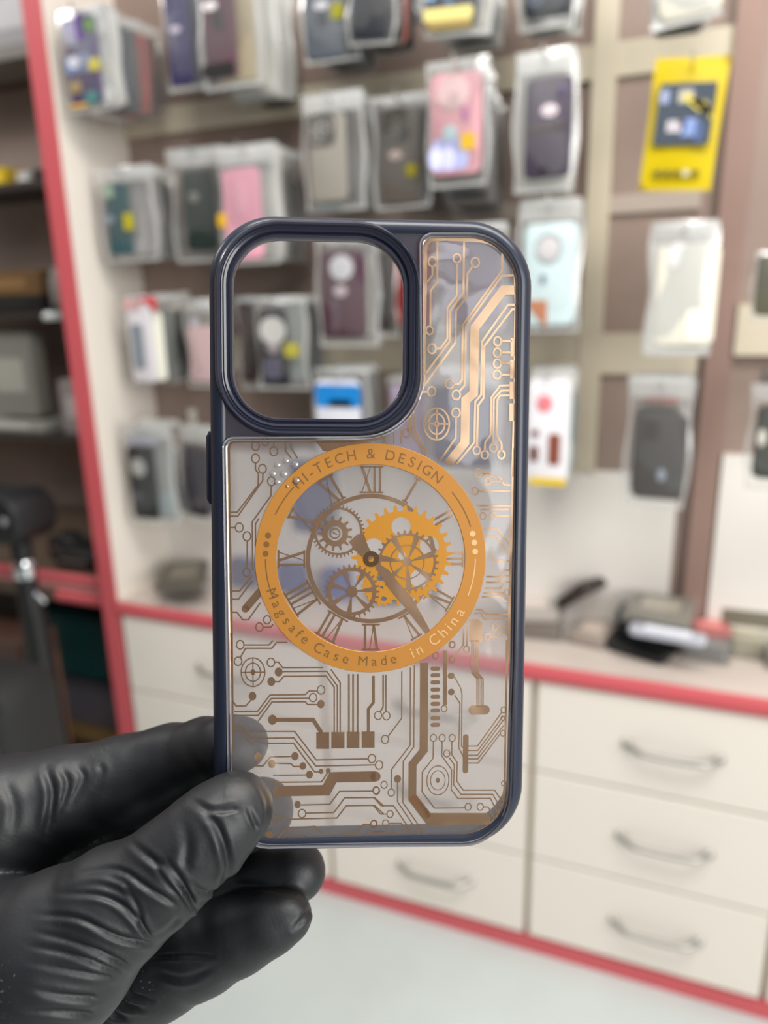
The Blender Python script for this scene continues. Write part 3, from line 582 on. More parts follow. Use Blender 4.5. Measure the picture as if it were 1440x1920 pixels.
    n0 = len(P); em = (P[ue//n0]+P[ue % n0])/2; fc = P[Q].mean(1); inv = inv.reshape(4, -1)+n0; fi = n0+len(ue)+np.arange(len(Q))
    Q = np.concatenate([np.stack([Q[:, k], inv[k], fi, inv[k-1]], 1) for k in range(4)]); P = smooth(np.concatenate([P, em, fc]), 4); N = normals(P)
    # glove folds: creases and ridges pressed into the latex along traced folds
    px = 720+F*P[:, 0]/-P[:, 2]; py = 960-F*P[:, 1]/-P[:, 2]; dep = -P[:, 2]
    disp = np.zeros(len(P))
    def fold(pts, amp, w, dmin, dmax, ridge=.55, off=1.7):
        nonlocal disp; w = w*.72; amp = amp*.85
        ctl = [np.array((x/2.25, 1320+y/2.25)) for x, y in pts]; ctl = [2*ctl[0]-ctl[1]]+ctl+[2*ctl[-1]-ctl[-2]]; pts = []
        for a, b_, c_, d_ in zip(ctl, ctl[1:], ctl[2:], ctl[3:]):
            for t in (0, .25, .5, .75): pts.append(.5*((2*b_)+(c_-a)*t+(2*a-5*b_+4*c_-d_)*t*t+(3*b_-a-3*c_+d_)*t**3))
        pts.append(ctl[-2]); best = np.full(len(P), 1e9); side = np.zeros(len(P)); T = np.zeros(len(P)); n_ = len(pts)-1
        for i, (a, b_) in enumerate(zip(pts[:-1], pts[1:])):
            dx, dy = b_[0]-a[0], b_[1]-a[1]; L2 = dx*dx+dy*dy
            t = np.clip(((px-a[0])*dx+(py-a[1])*dy)/L2, 0, 1); ex = px-a[0]-t*dx; ey = py-a[1]-t*dy; d = np.hypot(ex, ey)
            m = d < best; best = np.where(m, d, best); side = np.where(m, np.sign(dx*ey-dy*ex), side); T = np.where(m, (i+t)/n_, T)
        fade = np.clip(T*1.5+.05, 0, 1)*np.clip((1.02-T)*8, 0, 1) if dmax < .18 else np.sin(np.pi*np.clip(T, .03, .97))**.7
        face = np.clip(N[:, 2]*2.2+.6, 0, 1)*((dep > dmin) & (dep < dmax))
        sd = best*side
        disp += face*fade*amp*(-np.exp(-(sd/w)**2)+ridge*np.exp(-((sd-off*w)/(w*1.1))**2)+ridge*.6*np.exp(-((sd+off*w)/(w*1.2))**2))
    TH = (.12, .178)
    for pts, amp, w in (
        ([(800, 405), (880, 470), (935, 560), (965, 690), (940, 770)], .0011, 11), ([(650, 640), (700, 720), (770, 800), (825, 895)], -.0011, 6), ([(690, 640), (760, 740), (820, 850)], .0010, 8),
        ([(520, 740), (580, 860), (605, 940), (640, 990)], .0009, 7), ([(330, 712), (500, 700), (630, 780), (750, 850)], .0008, 8), ([(230, 800), (420, 808), (540, 870), (610, 960)], .0010, 8),
        ([(150, 890), (330, 905), (500, 985), (650, 1010)], .0011, 8), ([(140, 960), (300, 1000), (430, 1050), (550, 1110)], .0009, 8), ([(120, 1020), (330, 1065), (520, 1140)], .0009, 8),
        ([(120, 1090), (330, 1130), (500, 1155)], .0007, 8), ([(120, 1200), (260, 1230), (420, 1240)], .0008, 9), ([(780, 740), (850, 790), (925, 795)], .0008, 7), ([(830, 870), (890, 810), (950, 765)], .0007, 7),
        ([(1040, 425), (1060, 470), (1085, 530)], .0006, 7), ([(540, 570), (620, 640), (690, 690)], .0007, 10), ([(1080, 320), (1130, 420), (1110, 560), (1020, 680)], .0006, 8), ([(640, 980), (700, 960), (760, 900)], .0006, 8),
        ([(810, 400), (900, 450), (1010, 440)], .0006, 9), ([(80, 1290), (260, 1300), (400, 1310)], .0008, 9), ([(770, 480), (790, 580), (780, 700)], .0006, 14), ([(250, 770), (420, 740), (560, 790)], -.0004, 9)):
        fold(pts, amp, w, *TH)
    for pts, amp, w in (([(195, 270), (222, 390), (195, 560)], .0011, 11), ([(262, 275), (285, 350), (230, 500)], .0007, 9), ([(330, 265), (350, 320), (290, 430)], .0006, 9), ([(420, 250), (430, 290), (400, 350)], .0004, 9), ([(20, 320), (60, 430), (50, 560)], .0005, 14),
        ([(620, 1066), (760, 1060), (900, 1062)], .0008, 6), ([(1240, 950), (1300, 880), (1335, 840)], .0009, 7), ([(650, 1130), (780, 1160), (900, 1110)], .0006, 9), ([(520, 1180), (560, 1230), (640, 1250)], .0010, 7), ([(480, 1220), (530, 1270), (600, 1290)], .0010, 7), ([(440, 1260), (480, 1310), (540, 1330)], .0010, 7), ([(1000, 760), (1120, 770), (1240, 790)], .0006, 9)):
        fold(pts, amp, w, .178, .23)
    disp += 0.00009*np.sin(P[:, 0]*420+np.sin(P[:, 1]*300)*2)*np.sin(P[:, 1]*380+np.sin(P[:, 0]*260)*2)*np.clip((px < 420), .25, 1)
    P = P+N*disp[:, None]; P = smooth(P, 1, .35)
    Wp = P @ R3+cam_p
    ctr = np.array(cp(0, 1700, .19)); me = bpy.data.meshes.new('gloved_hand')
    me.from_pydata((Wp-ctr).tolist(), [], Q.tolist()); me.polygons.foreach_set('use_smooth', [True]*len(me.polygons))
    o = bpy.data.objects.new('gloved_hand', me); COL.objects.link(o); o.location = Vector(ctr)
    bm = bmesh.new(); bm.from_mesh(me); bmesh.ops.recalc_face_normals(bm, faces=bm.faces); bm.to_mesh(me); bm.free()
    m = mat('black_nitrile', (.008, .009, .011), .5, spec=.62, bump=.06, bscale=1200); 
    nt = m.node_tree; b = nt.nodes['Principled BSDF']; tc = nt.nodes.new('ShaderNodeTexCoord'); n2 = nt.nodes.new('ShaderNodeTexNoise')
    n2.inputs['Scale'].default_value = 1400; n2.inputs['Detail'].default_value = 3; nt.links.new(tc.outputs['Object'], n2.inputs['Vector'])
    n1 = nt.nodes.new('ShaderNodeTexNoise'); n1.inputs['Scale'].default_value = 45; nt.links.new(tc.outputs['Object'], n1.inputs['Vector'])
    ml = nt.nodes.new('ShaderNodeMath'); ml.operation = 'MULTIPLY'; nt.links.new(n2.outputs[0], ml.inputs[0]); nt.links.new(n1.outputs[0], ml.inputs[1])
    rp = nt.nodes.new('ShaderNodeValToRGB'); rp.color_ramp.elements[0].position = .43; rp.color_ramp.elements[1].position = .50
    rp.color_ramp.elements[0].color = (.007, .008, .010, 1); rp.color_ramp.elements[1].color = (.12, .125, .12, 1)
    nt.links.new(ml.outputs[0], rp.inputs[0]); nt.links.new(rp.outputs[0], b.inputs['Base Color'])
    me.materials.append(m)
    tag(o, 'left hand in a wrinkled black glove pinching the lower left corner of the phone case', 'gloved hand')
build_hand()
# ------------------------------------------------------------------ the held phone case
def rotm(a, b, c):
    return Matrix.Rotation(c, 4, 'Z') @ Matrix.Rotation(b, 4, 'Y') @ Matrix.Rotation(a, 4, 'X')
CASEM = CM @ (Matrix.Translation((-.00301, -.00738, -.1767)) @ rotm(.06672, .05528, -.00179))
CINV = CASEM.inverted()
def L(x, y, z=0.0):                            # photo ray to the case's own plane
    o = CINV @ CAMP; d = (CINV.to_3x3() @ ray(x, y)); t = (z-o.z)/d.z; p = o+d*t; return (p.x, p.y)
case = thing('phone_case', 'slate blue translucent phone case with a clear back and gold clockwork and circuit print', 'phone case', M=CASEM)
def tint(name, col, transp, rough=.18, tcol=(.5, .5, .58), gl=.5):
    m = sheer(name, col, transp, gl, rough, tcol); return m
SLATE = mat('slate_blue_rubber', lin(36, 42, 58), .32, coat=.12, spec=.4, bump=.04, bscale=300)
WEB = tint('smoky_web', lin(92, 88, 100), .42, .2, (.42, .42, .52), .15)
CLEARM = sheer('clear_panel', (.80, .76, .77), .86, .4, .03, (.98, .97, .98), .0007)
LIPM = tint('clear_lip', lin(150, 148, 156), .45, .06, (.8, .8, .85), .9)
GOLDR = mat('ring_gold', lin(188, 128, 54), .45, .25, spec=.5)
def metal(name, col, rough):
    m = mat(name, col, rough, .92); return m
FOIL = metal('bronze_gold_foil', (.92, .62, .40), .17); waves(FOIL.node_tree, [FOIL.node_tree.nodes['Principled BSDF']], .0009)
GEARO = mat('orange_gold_foil', lin(200, 138, 48), .35, .3)
LETT = metal('engraved_bronze', (.36, .22, .12), .22)
def fill(name, loops, m, z=0, ext=0, bev=0, parent=case, res=3, **tags):
    """loops: lists of (u,v) closed; first outside, others holes"""
    cu = bpy.data.curves.new(name, 'CURVE'); cu.dimensions = '2D'; cu.fill_mode = 'BOTH'; cu.extrude = ext
    cu.bevel_depth = bev; cu.bevel_resolution = res; cu.offset = -bev
    for lp in loops:
        sp = cu.splines.new('POLY'); sp.points.add(len(lp)-1); sp.use_cyclic_u = True
        for i, (a, b) in enumerate(lp): sp.points[i].co = (a, b, 0, 1)
    return curve_mesh(name, cu, m, z, parent, **tags)
def curve_mesh(name, cu, m, z, parent, M=None, **tags):
    tmp = bpy.data.objects.new('tmp', cu); COL.objects.link(tmp); dg = bpy.context.evaluated_depsgraph_get(); dg.update()
    me = bpy.data.meshes.new_from_object(tmp.evaluated_get(dg)); bpy.data.objects.remove(tmp); bpy.data.curves.remove(cu)
    me.name = name; me.materials.clear(); me.materials.append(m); me.transform(Matrix.Translation((0, 0, z)) if M is None else M)
    o = bpy.data.objects.new(name, me); COL.objects.link(o)
    if parent: o.parent = parent
    me.polygons.foreach_set('use_smooth', [True]*len(me.polygons)); me.set_sharp_from_angle(angle=math.radians(35))
    for k, v in tags.items(): o[k] = v
    return o
def rr(x0, x1, y0, y1, r, n=14, rs=None):      # rounded rectangle, superellipse-like corners
    out = []; rs = rs or (r, r, r, r)           # order: top right, top left, bottom left, bottom right
    for (cx, cy, a0), q in zip(((x1, y1, 0), (x0, y1, 90), (x0, y0, 180), (x1, y0, 270)), rs):
        sx = -1 if cx == x1 else 1; sy = -1 if cy == y1 else 1
        for k in range(n+1):
            a = math.radians(a0+90*k/n); out.append((cx+sx*q+q*math.cos(a), cy+sy*q+q*math.sin(a)))
    return out
HW, HH = .03825, .07646
outer = rr(-HW, HW, -HH, HH, .0155)
def ins(d): return rr(-HW+d, HW-d, -HH+d, HH-d, .0155-d)
# bumper: swept profile (inset from the outside, height)
def sweep(name, prof, loopf, m, parent=case, **tags):
    b = MB(); n = len(loopf(0)); vs = []; fs = []
    for d, z in prof: vs += [(a, c, z) for a, c in loopf(d)]
    for i in range(len(prof)-1):
        for k in range(n): fs.append((i*n+k, i*n+(k+1) % n, (i+1)*n+(k+1) % n, (i+1)*n+k))
    b.add(vs, fs); return b.build(name, m, parent, True, **tags)
prof = [(.0042, -.0015), (.0042, -.0002)]
for k in range(9):
    a = math.radians(90-90*k/8); prof.append((.0036-.0036*math.cos(a) if 0 else .0034*(1-math.cos(a)), 0))
prof = [(.0040, -.0018), (.0040, .0000), (.0034, .0004)]
for k in range(1, 10):
    a = math.radians(90-90*k/9); prof.append((.0034*(1-math.cos(a)), -.0034+.0038*math.sin(a)))
prof += [(0, -.0085)]
for k in range(1, 6):
    a = math.radians(90*k/5); prof.append((.0012*(1-math.cos(a)), -.0085-.0012*math.sin(a)))
prof += [(.0022, -.0095), (.0024, -.0085), (.0024, -.0018), (.0040, -.0018)]
sweep('bumper', prof, ins, SLATE)
# camera opening
hx0, hy1 = L(437, 448); hx1, hy0 = L(757, 785)
hx0, hx1 = (L(437, 620)[0]), (L(756, 620)[0]); hy1 = L(600, 449)[1]; hy0 = L(600, 785)[1]
def hole(d): return rr(hx0-d, hx1+d, hy0-d, hy1+d, .0108+d)
sweep('camera_rim', [(0.0003, -.0030), (0, -.0020), (0, .0004), (.0002, .0007), (.0007, .0007), (.0009, .0003), (.0012, .0002), (.0014, .0010), (.0019, .0012), (.0021, .0007),
      (.0025, .0009), (.0028, .0007), (.0034, .0014), (.0038, .0009), (.0042, .0003), (.0043, -.0004)], hole, mat('slate_blue_rim', lin(46, 48, 62), .2, coat=.3))
# window opening outline
def Lp(pts, z=0): return [L(x, y, z) for x, y in pts]
def arc(cx, cy, r, a0, a1, n=10, ry=None):
    ry = ry or r; return [(cx+r*math.cos(math.radians(a0+(a1-a0)*k/n)), cy-ry*math.sin(math.radians(a0+(a1-a0)*k/n))) for k in range(n+1)]
win = arc(438, 840, 20, 180, 90, 6)+[(560, 819), (660, 818)]+arc(680, 706, 108, -90, -5, 12, 111)+[(787, 600), (786, 480)]+arc(810, 462, 24, 180, 90, 6) + \
      [(850, 438)]+arc(880, 538, 95, 90, 0, 12, 100)+[(972, 850), (966, 1240), (959, 1450)]+arc(866, 1482, 92, 0, -90, 12, 102)+[(700, 1585), (560, 1587)] + \
      arc(504, 1512, 76, -90, -180, 8)+[(424, 1200)]
winl = Lp(win)
def inset(loop, d):
    n = len(loop); out = []
    for i in range(n):
        p0 = Vector(loop[i-1]); p = Vector(loop[i]); p1 = Vector(loop[(i+1) % n])
        t = (p1-p0).normalized(); nrm = Vector((t.y, -t.x)); out.append(tuple(p+nrm*d))
    return out
ar = sum(winl[i][0]*winl[(i+1) % len(winl)][1]-winl[(i+1) % len(winl)][0]*winl[i][1] for i in range(len(winl)))
sg = 1 if ar < 0 else -1
def wl(d): return inset(winl, sg*d)
fill('web_plate', [ins(.0037), wl(-.0002), hole(.004)], WEB, -.0008, .0007, 0)
sweep('window_lip', [(-.0002, -.0012), (-.0002, .0002), (.0000, .0009), (.0003, .0007), (.0004, .0003), (.00055, .0001), (.0007, .0004), (.0009, .0003), (.0010, -.0001), (.0010, -.0012)], wl, LIPM, label='clear raised lip around the back window')
fill('clear_window', [wl(.0008)], CLEARM, -.0006, .0004, 0, label='clear glossy window')
# ---- printed circuit: strips on the window
ZPR = -.00018
PR = MB()
def strip(pts, w, mb=None, cap=False):
    mb = mb or PR; P = [Vector(p) for p in pts]; n = len(P); l = []; r = []
    for i in range(n):
        if i == 0: d = (P[1]-P[0]).normalized(); m = Vector((-d.y, d.x)); q = 1
        elif i == n-1: d = (P[-1]-P[-2]).normalized(); m = Vector((-d.y, d.x)); q = 1
        else:
            a = (P[i]-P[i-1]).normalized(); c = (P[i+1]-P[i]).normalized(); m = Vector((-(a.y+c.y), a.x+c.x))
            if m.length < 1e-6: m = Vector((-a.y, a.x))
            m.normalize(); q = 1/max(.45, m.dot(Vector((-a.y, a.x))))
        l.append(P[i]+m*w*q/2); r.append(P[i]-m*w*q/2)
    mb.add([(p.x, p.y, 0) for p in l]+[(p.x, p.y, 0) for p in r], [(i, i+1, n+i+1, n+i) for i in range(n-1)])
def ell(c, rx, ry, w=0, mb=None, n=28, a0=0, a1=360):
    mb = mb or PR; k = [(math.cos(math.radians(a0+(a1-a0)*i/n)), math.sin(math.radians(a0+(a1-a0)*i/n))) for i in range(n+1)]
    if w: mb.add([(c[0]+(rx+w/2)*a, c[1]+(ry+w/2)*b, 0) for a, b in k]+[(c[0]+(rx-w/2)*a, c[1]+(ry-w/2)*b, 0) for a, b in k], [(i, i+1, n+2+i, n+1+i) for i in range(n)])
    else: mb.add([(c[0]+rx*a, c[1]+ry*b, 0) for a, b in k[:-1]], [tuple(range(n))])
def poly(pts, mb=None): (mb or PR).add([(a, b, 0) for a, b in pts], [tuple(range(len(pts)))])
MM = .1767/F                                    # metres per photo pixel on the case
class Crop:
    def __init__(s, ox, oy, sc, w=11): s.o = (ox, oy); s.s = sc; s.w = w
    def p(s, x, y): return L(s.o[0]+x/s.s, s.o[1]+y/s.s, ZPR)
    def line(s, txt, w=None):
        v = [float(q) for q in txt.replace(',', ' ').split()]; strip([s.p(v[i], v[i+1]) for i in range(0, len(v), 2)], (w or s.w)*(1.22 if (w or s.w) < 24 else 1)/s.s*MM)
    def rings(s, txt, w=None, asp=1.17):
        v = [float(q) for q in txt.replace(',', ' ').split()]
        for i in range(0, len(v), 3): r = v[i+2]*.92/s.s*MM; ell(s.p(v[i], v[i+1]), r, r*asp, (w or s.w)*1.08/s.s*MM)
    def discs(s, txt, asp=1.17):
        v = [float(q) for q in txt.replace(',', ' ').split()]
        for i in range(0, len(v), 3): r = v[i+2]/s.s*MM; ell(s.p(v[i], v[i+1]), r, r*asp)
    def rect(s, x0, y0, x1, y1): poly([s.p(x0, y0), s.p(x1, y0), s.p(x1, y1), s.p(x0, y1)])
    def pill(s, x0, y0, x1, y1):
        a = s.p(x0, y0); b = s.p(x1, y1); w = abs(b[0]-a[0]); h = abs(b[1]-a[1]); poly(rrect(w, h, min(w, h)*.48, 6, (a[0]+b[0])/2, (a[1]+b[1])/2))
    def cross(s, x, y, rx):
        c = s.p(x, y); r = rx*.95/s.s*MM; w = s.w/s.s*MM; ell(c, r, r*1.24, w*1.1, n=48); ell(c, r*.64, r*.64*1.24, w*1.1, n=40)
        strip([(c[0]-r, c[1]), (c[0]+r, c[1])], w); strip([(c[0], c[1]-r*1.24), (c[0], c[1]+r*1.24)], w); ell(c, r*.2, r*.26)
A = Crop(760, 420, 4, 12)
A.line('-2 1462 25 1432 60 1390 100 1310 125 1240 140 1160 143 800 150 440 150 190 160 155 190 118 300 112 560 125 640 143 720 190 790 270 825 380 832 600 826 850 822 1475', 20)
A.line('822 1475 812 1900', 34); A.line('240 125 240 435 190 500 188 765'); A.line('203 320 203 385 160 440'); A.line('388 290 385 540 315 630 315 860 262 935 230 935')
A.line('440 135 436 515 337 650 333 880 150 1125', 13); A.line('505 315 465 375 463 545 380 650 375 890 140 1215', 13)
A.line('728 200 725 350 432 755 425 1170 400 1200 360 1200', 13); A.line('825 385 725 388 455 765 445 1210 405 1255', 13)
A.line('832 495 735 495 520 780 512 1270 452 1322 446 1640 318 1800', 66)
A.line('830 605 770 605 576 880 569 1280 524 1332 518 1637 385 1800', 13); A.line('828 640 800 640 592 915 586 1305 546 1360 537 1665', 13)
A.line('720 877 800 877'); A.line('718 963 795 963'); A.line('718 1045 790 1045'); A.line('715 1130 790 1130')
for q in ((790, 855, 835, 992), (785, 1020, 835, 1158), (782, 1185, 832, 1312), (780, 1345, 830, 1478)): A.rect(*q)
A.line('785 1210 710 1212 645 1300 640 1580 598 1640 596 1700'); A.line('785 1248 720 1250 663 1310 660 1650'); A.line('785 1285 710 1287 690 1320 685 1580 722 1650 722 1705')
A.line('165 1258 120 1262'); A.cross(235, 1500, 100); A.line('380 1450 378 1605 255 1780'); A.line('62 1400 65 1540 150 1680 150 1730'); A.line('40 1425 45 1560 132 1700 132 1720')
A.line('580 1870 640 1872'); A.line('20 1440 20 1560'); A.rings('182 798 28 203 283 32 388 257 30 525 288 32 200 935 32 332 1198 32 382 1282 32 535 1698 28 692 880 30 690 965 30 690 1047 30 688 1130 30 596 1730 28 660 1678 28 720 1730 28 198 1255 32 380 1415 32 550 1868 28 8 1570 28')
H = Crop(820, 840, 4.8, 13)
for q in ('405 232 470 232 490 260 560 262 600 330 660 335', '485 300 590 300', '370 388 660 388', '345 520 660 520', '385 552 650 552', '535 612 650 612', '420 730 545 730 645 860', '448 800 540 800 640 950',
          '450 940 520 1015 645 1018', '440 1158 560 1158 610 1100 645 1100', '438 1210 550 1210 600 1150 650 1150', '430 1262 565 1262 605 1205 650 1205', '415 1305 600 1305', '400 1340 580 1340 610 1380 645 1380',
          '345 1455 395 1455 435 1497 640 1497', '335 1487 390 1487 425 1540 640 1540', '555 1612 610 1612 632 1640', '485 1702 540 1702 575 1655 610 1660 635 1690', '265 1600 265 1780', '235 1620 235 1770 165 1860'): H.line(q)
H.line('690 0 668 700 652 1300 640 1920', 20); H.rings('455 300 28 340 388 30 505 612 28 410 612 28 625 1300 26 523 1610 28 455 1700 28 262 1812 28 135 1895 28 135 1770 26')
poly([H.p(290, 1540), H.p(370, 1540), H.p(405, 1575), H.p(405, 1745), H.p(290, 1745)])
E_ = Crop(700, 1200, 4.4648, 9)
E_.line('1117 0 1113 400 1103 900 1100 1200 1085 1360 1030 1480 950 1565 840 1615 650 1642', 15)
E_.line('425 190 421 925 328 1040 326 1320 458 1492', 70)
poly([E_.p(*q) for q in ((360, 1295), (480, 1448), (955, 1448), (985, 1500), (965, 1545), (450, 1550), (292, 1340), (326, 1300))])
for q in ('310 230 308 880 152 1085 150 1240', '343 210 338 895 250 1015 247 1360 430 1625', '203 1195 203 1355 385 1625', '238 262 237 655 125 805', '680 460 725 530 715 900 755 980', '680 310 730 400 742 450 738 890 755 905',
          '795 888 872 888 1075 605', '795 925 875 925 1088 635', '795 965 872 965 1088 670', '795 995 875 995 1090 715', '795 1030 878 1030 1062 785', '503 850 500 990 410 1105 408 1270 512 1408 765 1405',
          '576 850 573 970 655 1085 652 1250 708 1327 980 1325 1045 1460', '657 850 657 960 702 1025 698 1180 752 1257 1015 1257 1085 1360', '635 985 678 1045 672 1210 735 1292 1000 1292 1068 1410', '925 1397 960 1397 1020 1500',
          '110 1457 60 1457 0 1385', '0 1315 65 1388 170 1388 330 1620', '135 1535 235 1535 300 1620', '0 1605 170 1605 190 1640'): E_.line(q)
E_.line('82 290 82 560 58 600', 12); E_.line('104 290 104 600', 12)
for y in (240, 295, 355, 415, 475, 535, 590, 655, 710): E_.pill(479, y-17, 559, y+17)
E_.line('600 90 600 545', 34); E_.pill(622, 275, 680, 325); E_.pill(625, 408, 680, 462); E_.pill(751, 790, 794, 1115); E_.pill(798, 548, 974, 624)
for o_ in (-25, -9, 9, 25): E_.line('%d 0 %d 275 %d 325 %d 560' % (850+o_, 850+o_, 893+o_, 893+o_), 10)
E_.rings('150 1277 30 98 832 33 40 632 33 110 635 33 592 575 26 520 130 27 657 40 27 657 165 27 503 820 29 576 820 29 660 820 29 793 1397 29 615 950 29 895 1397 29 90 1212 29 22 1258 29 140 1457 29 103 1535 29 5 1537 29 1090 585 24 1085 655 18 1085 780 24 1090 1200 20')
E_.discs('203 1163 30')
ct = E_.p(540, 1175); ell(ct, 95/4.4648*MM, 128/4.4648*MM, 9/4.46*MM, n=48); ell(ct, 63/4.4648*MM, 85/4.4648*MM, 8/4.46*MM, n=40); ell(ct, 17/4.46*MM, 24/4.46*MM)
D = Crop(400, 1200, 4.4656, 10)
D.line('152 -60 158 400 160 960', 17)
for q in ('258 42 465 42 500 5', '225 148 270 70 490 70 530 20 620 20', '515 185 545 185 580 232 920 230', '580 265 950 263 1038 385 1038 770', '515 350 550 350 590 304 945 302 1012 395 1012 770', '985 247 1062 355 1062 770',
          '868 427 800 427 770 457 475 460 370 598 175 600', '800 488 485 490 375 632 175 632', '870 540 790 540 770 517 490 520 375 680', '315 503 272 552 190 552 165 515', '300 765 680 765 860 1003 1295 995',
          '170 725 245 725 320 822 675 820 858 1056 1360 1045', '170 767 240 767 320 880 340 866 672 865 848 1105 890 1105', '650 975 475 980 415 1055 350 1055', '520 1032 650 1035 670 1058 730 1060', '500 1133 775 1130', '955 1115 905 1188 500 1192',
          '1335 1265 1055 1268 975 1375 735 1382', '778 1450 1008 1445 1100 1322 1350 1320 1429 1392', '555 1503 1035 1490 1112 1388 1350 1385 1429 1460', '1315 1543 1255 1543 1185 1630 1080 1632', '1280 1645 1310 1610 1429 1605', '400 1682 600 1692 1000 1680 1429 1655'): D.line(q)
D.line('1135 285 1135 770', 13); D.line('1170 285 1170 770', 13); D.line('1208 285 1208 770', 13); D.line('1340 300 1340 525 1297 578 1297 768', 25)
D.line('510 668 835 668 905 775', 36); D.line('500 1266 945 1258 1003 1150 1360 1143', 93); D.discs('1358 1143 44', 1); D.cross(332, 270, 104)
for q in ((862, 772, 970, 912), (988, 770, 1098, 908), (1116, 768, 1223, 905), (1242, 766, 1350, 902)): D.rect(*q)
D.rings('225 40 34 207 178 34 482 188 34 902 418 34 835 482 34 1328 993 34 1388 1047 34 1365 1262 30 743 1453 34 527 1503 30 1343 1540 28')
D.discs('547 268 33 485 348 33 900 537 31 328 470 32 495 668 37 902 1100 20 683 973 31 490 1037 31 750 1055 28 375 980 35 805 1127 30 962 1095 20 705 1378 28 467 1632 30')
for k in range(4): D.rings('%d 1655 22' % (615+k*52), 8, 1)
D.line('520 1690 600 1580 850 1560 900 1610', 9)
G = Crop(400, 800, 4.3636, 10)
G.line('150 1920 145 1400 130 800 125 180 132 145 160 122 200 118 640 118 1180 118 1300 108 1400 80', 19)
for q in ('345 295 345 350 370 385 365 480 195 700 140 700', '405 380 405 440 200 732 112 732', '590 120 592 200 640 260', '632 120 640 180 690 260', '475 480 472 565 318 780 322 1180', '375 750 345 795 345 980', '180 825 140 825', '278 930 276 1160',
          '155 1345 215 1345 320 1215', '150 1412 205 1412 320 1260', '150 1520 195 1520 240 1580 285 1580 385 1440', '410 1640 470 1640 490 1615', '495 165 495 120'): G.line(q)
G.line('262 1490 400 1328', 62); G.discs('262 1490 31', 1); G.rings('345 157 33 425 122 30 495 202 33 345 260 33 402 345 33 475 447 33 212 825 34 275 897 34 272 1193 31 440 1580 31 377 1640 32')
poly([L(x, y, ZPR) for x, y in ((592, 828), (700, 828), (660, 836), (628, 848), (606, 846))])
for x in (722, 738, 752): strip([L(x, 806, ZPR), L(x, 832, ZPR)], 2.5*MM)
for o in [PR.build('circuit_print', FOIL, case)]: o.location = (0, 0, ZPR); o['label'] = 'bronze gold circuit traces printed on the window'
# ---- magnet ring and clock
RC = L(696, 1048, 0); K = MM*1.0
def pol(r, deg): a = math.radians(90-deg); return (r*K*math.cos(a), r*K*math.sin(a))       # clockwise from twelve
def layer(mb, name, m, z, parent=case, **k):
    o = mb.build(name, m, parent, **k); o.location = (RC[0], RC[1], z) if parent is case else (0, 0, z); return o
rg = MB(); n = 120
R1, R0_, zt_ = 217*K, 177*K, .00016
rg.add([(r*math.cos(2*math.pi*i/n), r*math.sin(2*math.pi*i/n), z) for r, z in ((R1, 0), (R1-.0001, zt_), (R0_+.0001, zt_), (R0_, 0)) for i in range(n)],
       [(j*n+i, j*n+(i+1) % n, (j+1)*n+(i+1) % n, (j+1)*n+i) for j in range(3) for i in range(n)])
ring = layer(rg, 'magnet_ring', GOLDR, -.0001, label='matte orange gold magnet ring')
def text_mesh(ch, size, m, name, M, parent):
    cu = bpy.data.curves.new(name, 'FONT'); cu.body = ch; cu.size = size; cu.align_x = 'CENTER'; cu.align_y = 'CENTER'
    return curve_mesh(name, cu, m, 0, parent, M=M)
DARKL = mat('ring_lettering', lin(128, 92, 50), .4, .2); PALEL = mat('ring_lettering_pale', lin(226, 184, 130), .35, .3)
def arctext(txt, r, mid, step, size, bottom, name, m):
    objs = []; wts = {'I': .5, 'i': .45, ' ': .62, '-': .7, 'M': 1.35, '&': 1.15, 'f': .7, 'H': 1.1, 'G': 1.12, 'D': 1.1, 'N': 1.1, 'C': 1.1}
    ws = [wts.get(c, 1.0) for c in txt]; tot = sum(ws); a = -tot/2*step
    for c, w_ in zip(txt, ws):
        ang = a+w_*step/2; a += w_*step
        if c == ' ': continue
        deg = mid+ang if not bottom else mid-ang
        x, y = pol(r, deg); rot = -deg if not bottom else 180-deg
        M = Matrix.Translation((x, y, zt_+.00003)) @ Matrix.Rotation(math.radians(rot), 4, 'Z')
        objs.append(text_mesh(c, size, m, name, M, None))
    me = bpy.data.meshes.new(name); bm = bmesh.new()
    for o in objs: bm.from_mesh(o.data); d = o.data; bpy.data.objects.remove(o); bpy.data.meshes.remove(d)
    bm.to_mesh(me); bm.free(); me.materials.append(m); o = bpy.data.objects.new(name, me); COL.objects.link(o); o.parent = ring; return o
arctext('HI-TECH & DESIGN', 196, -2.5, 6.05, 27*K, False, 'lettering', DARKL)
arctext('Magsafe Case Made', 196, 209.5, 5.35, 27*K, True, 'lettering', DARKL)
arctext('in China', 197, 138, 6.0, 29*K, True, 'lettering', PALEL)['label'] = 'pale lettering'
mk = MB()
def arcs(r, a0, a1, w, mb): ell((0, 0), r*K, r*K, w*K, mb, 24, 90-a1, 90-a0)
for a0, a1 in ((248, 270), (295, 313), (50, 72)): mk = MB(); arcs(197, a0, a1, 2.2, mk); layer(mk, 'ring_dash', DARKL, zt_+.00003, ring)
mk = MB()
for a in (273, 278, 283): ell(pol(197, a), 5.6*K, 5.6*K, 0, mk, 20)
layer(mk, 'ring_dots', DARKL, zt_+.00003, ring)
mk = MB(); arcs(197, 90, 111, 2.2, mk); layer(mk, 'ring_dash', PALEL, zt_+.00003, ring); mk = MB()
for a in (76, 81, 86): ell(pol(197, a), 5.6*K, 5.6*K, 0, mk, 20)
layer(mk, 'ring_dots', PALEL, zt_+.00003, ring)
dl = MB(); ell((0, 0), 118.5*K, 118.5*K, 8*K, dl, 96); ell((0, 0), 178.5*K, 178.5*K, 2.5*K, dl, 96)
layer(dl, 'dial_ring', FOIL, -.00014)
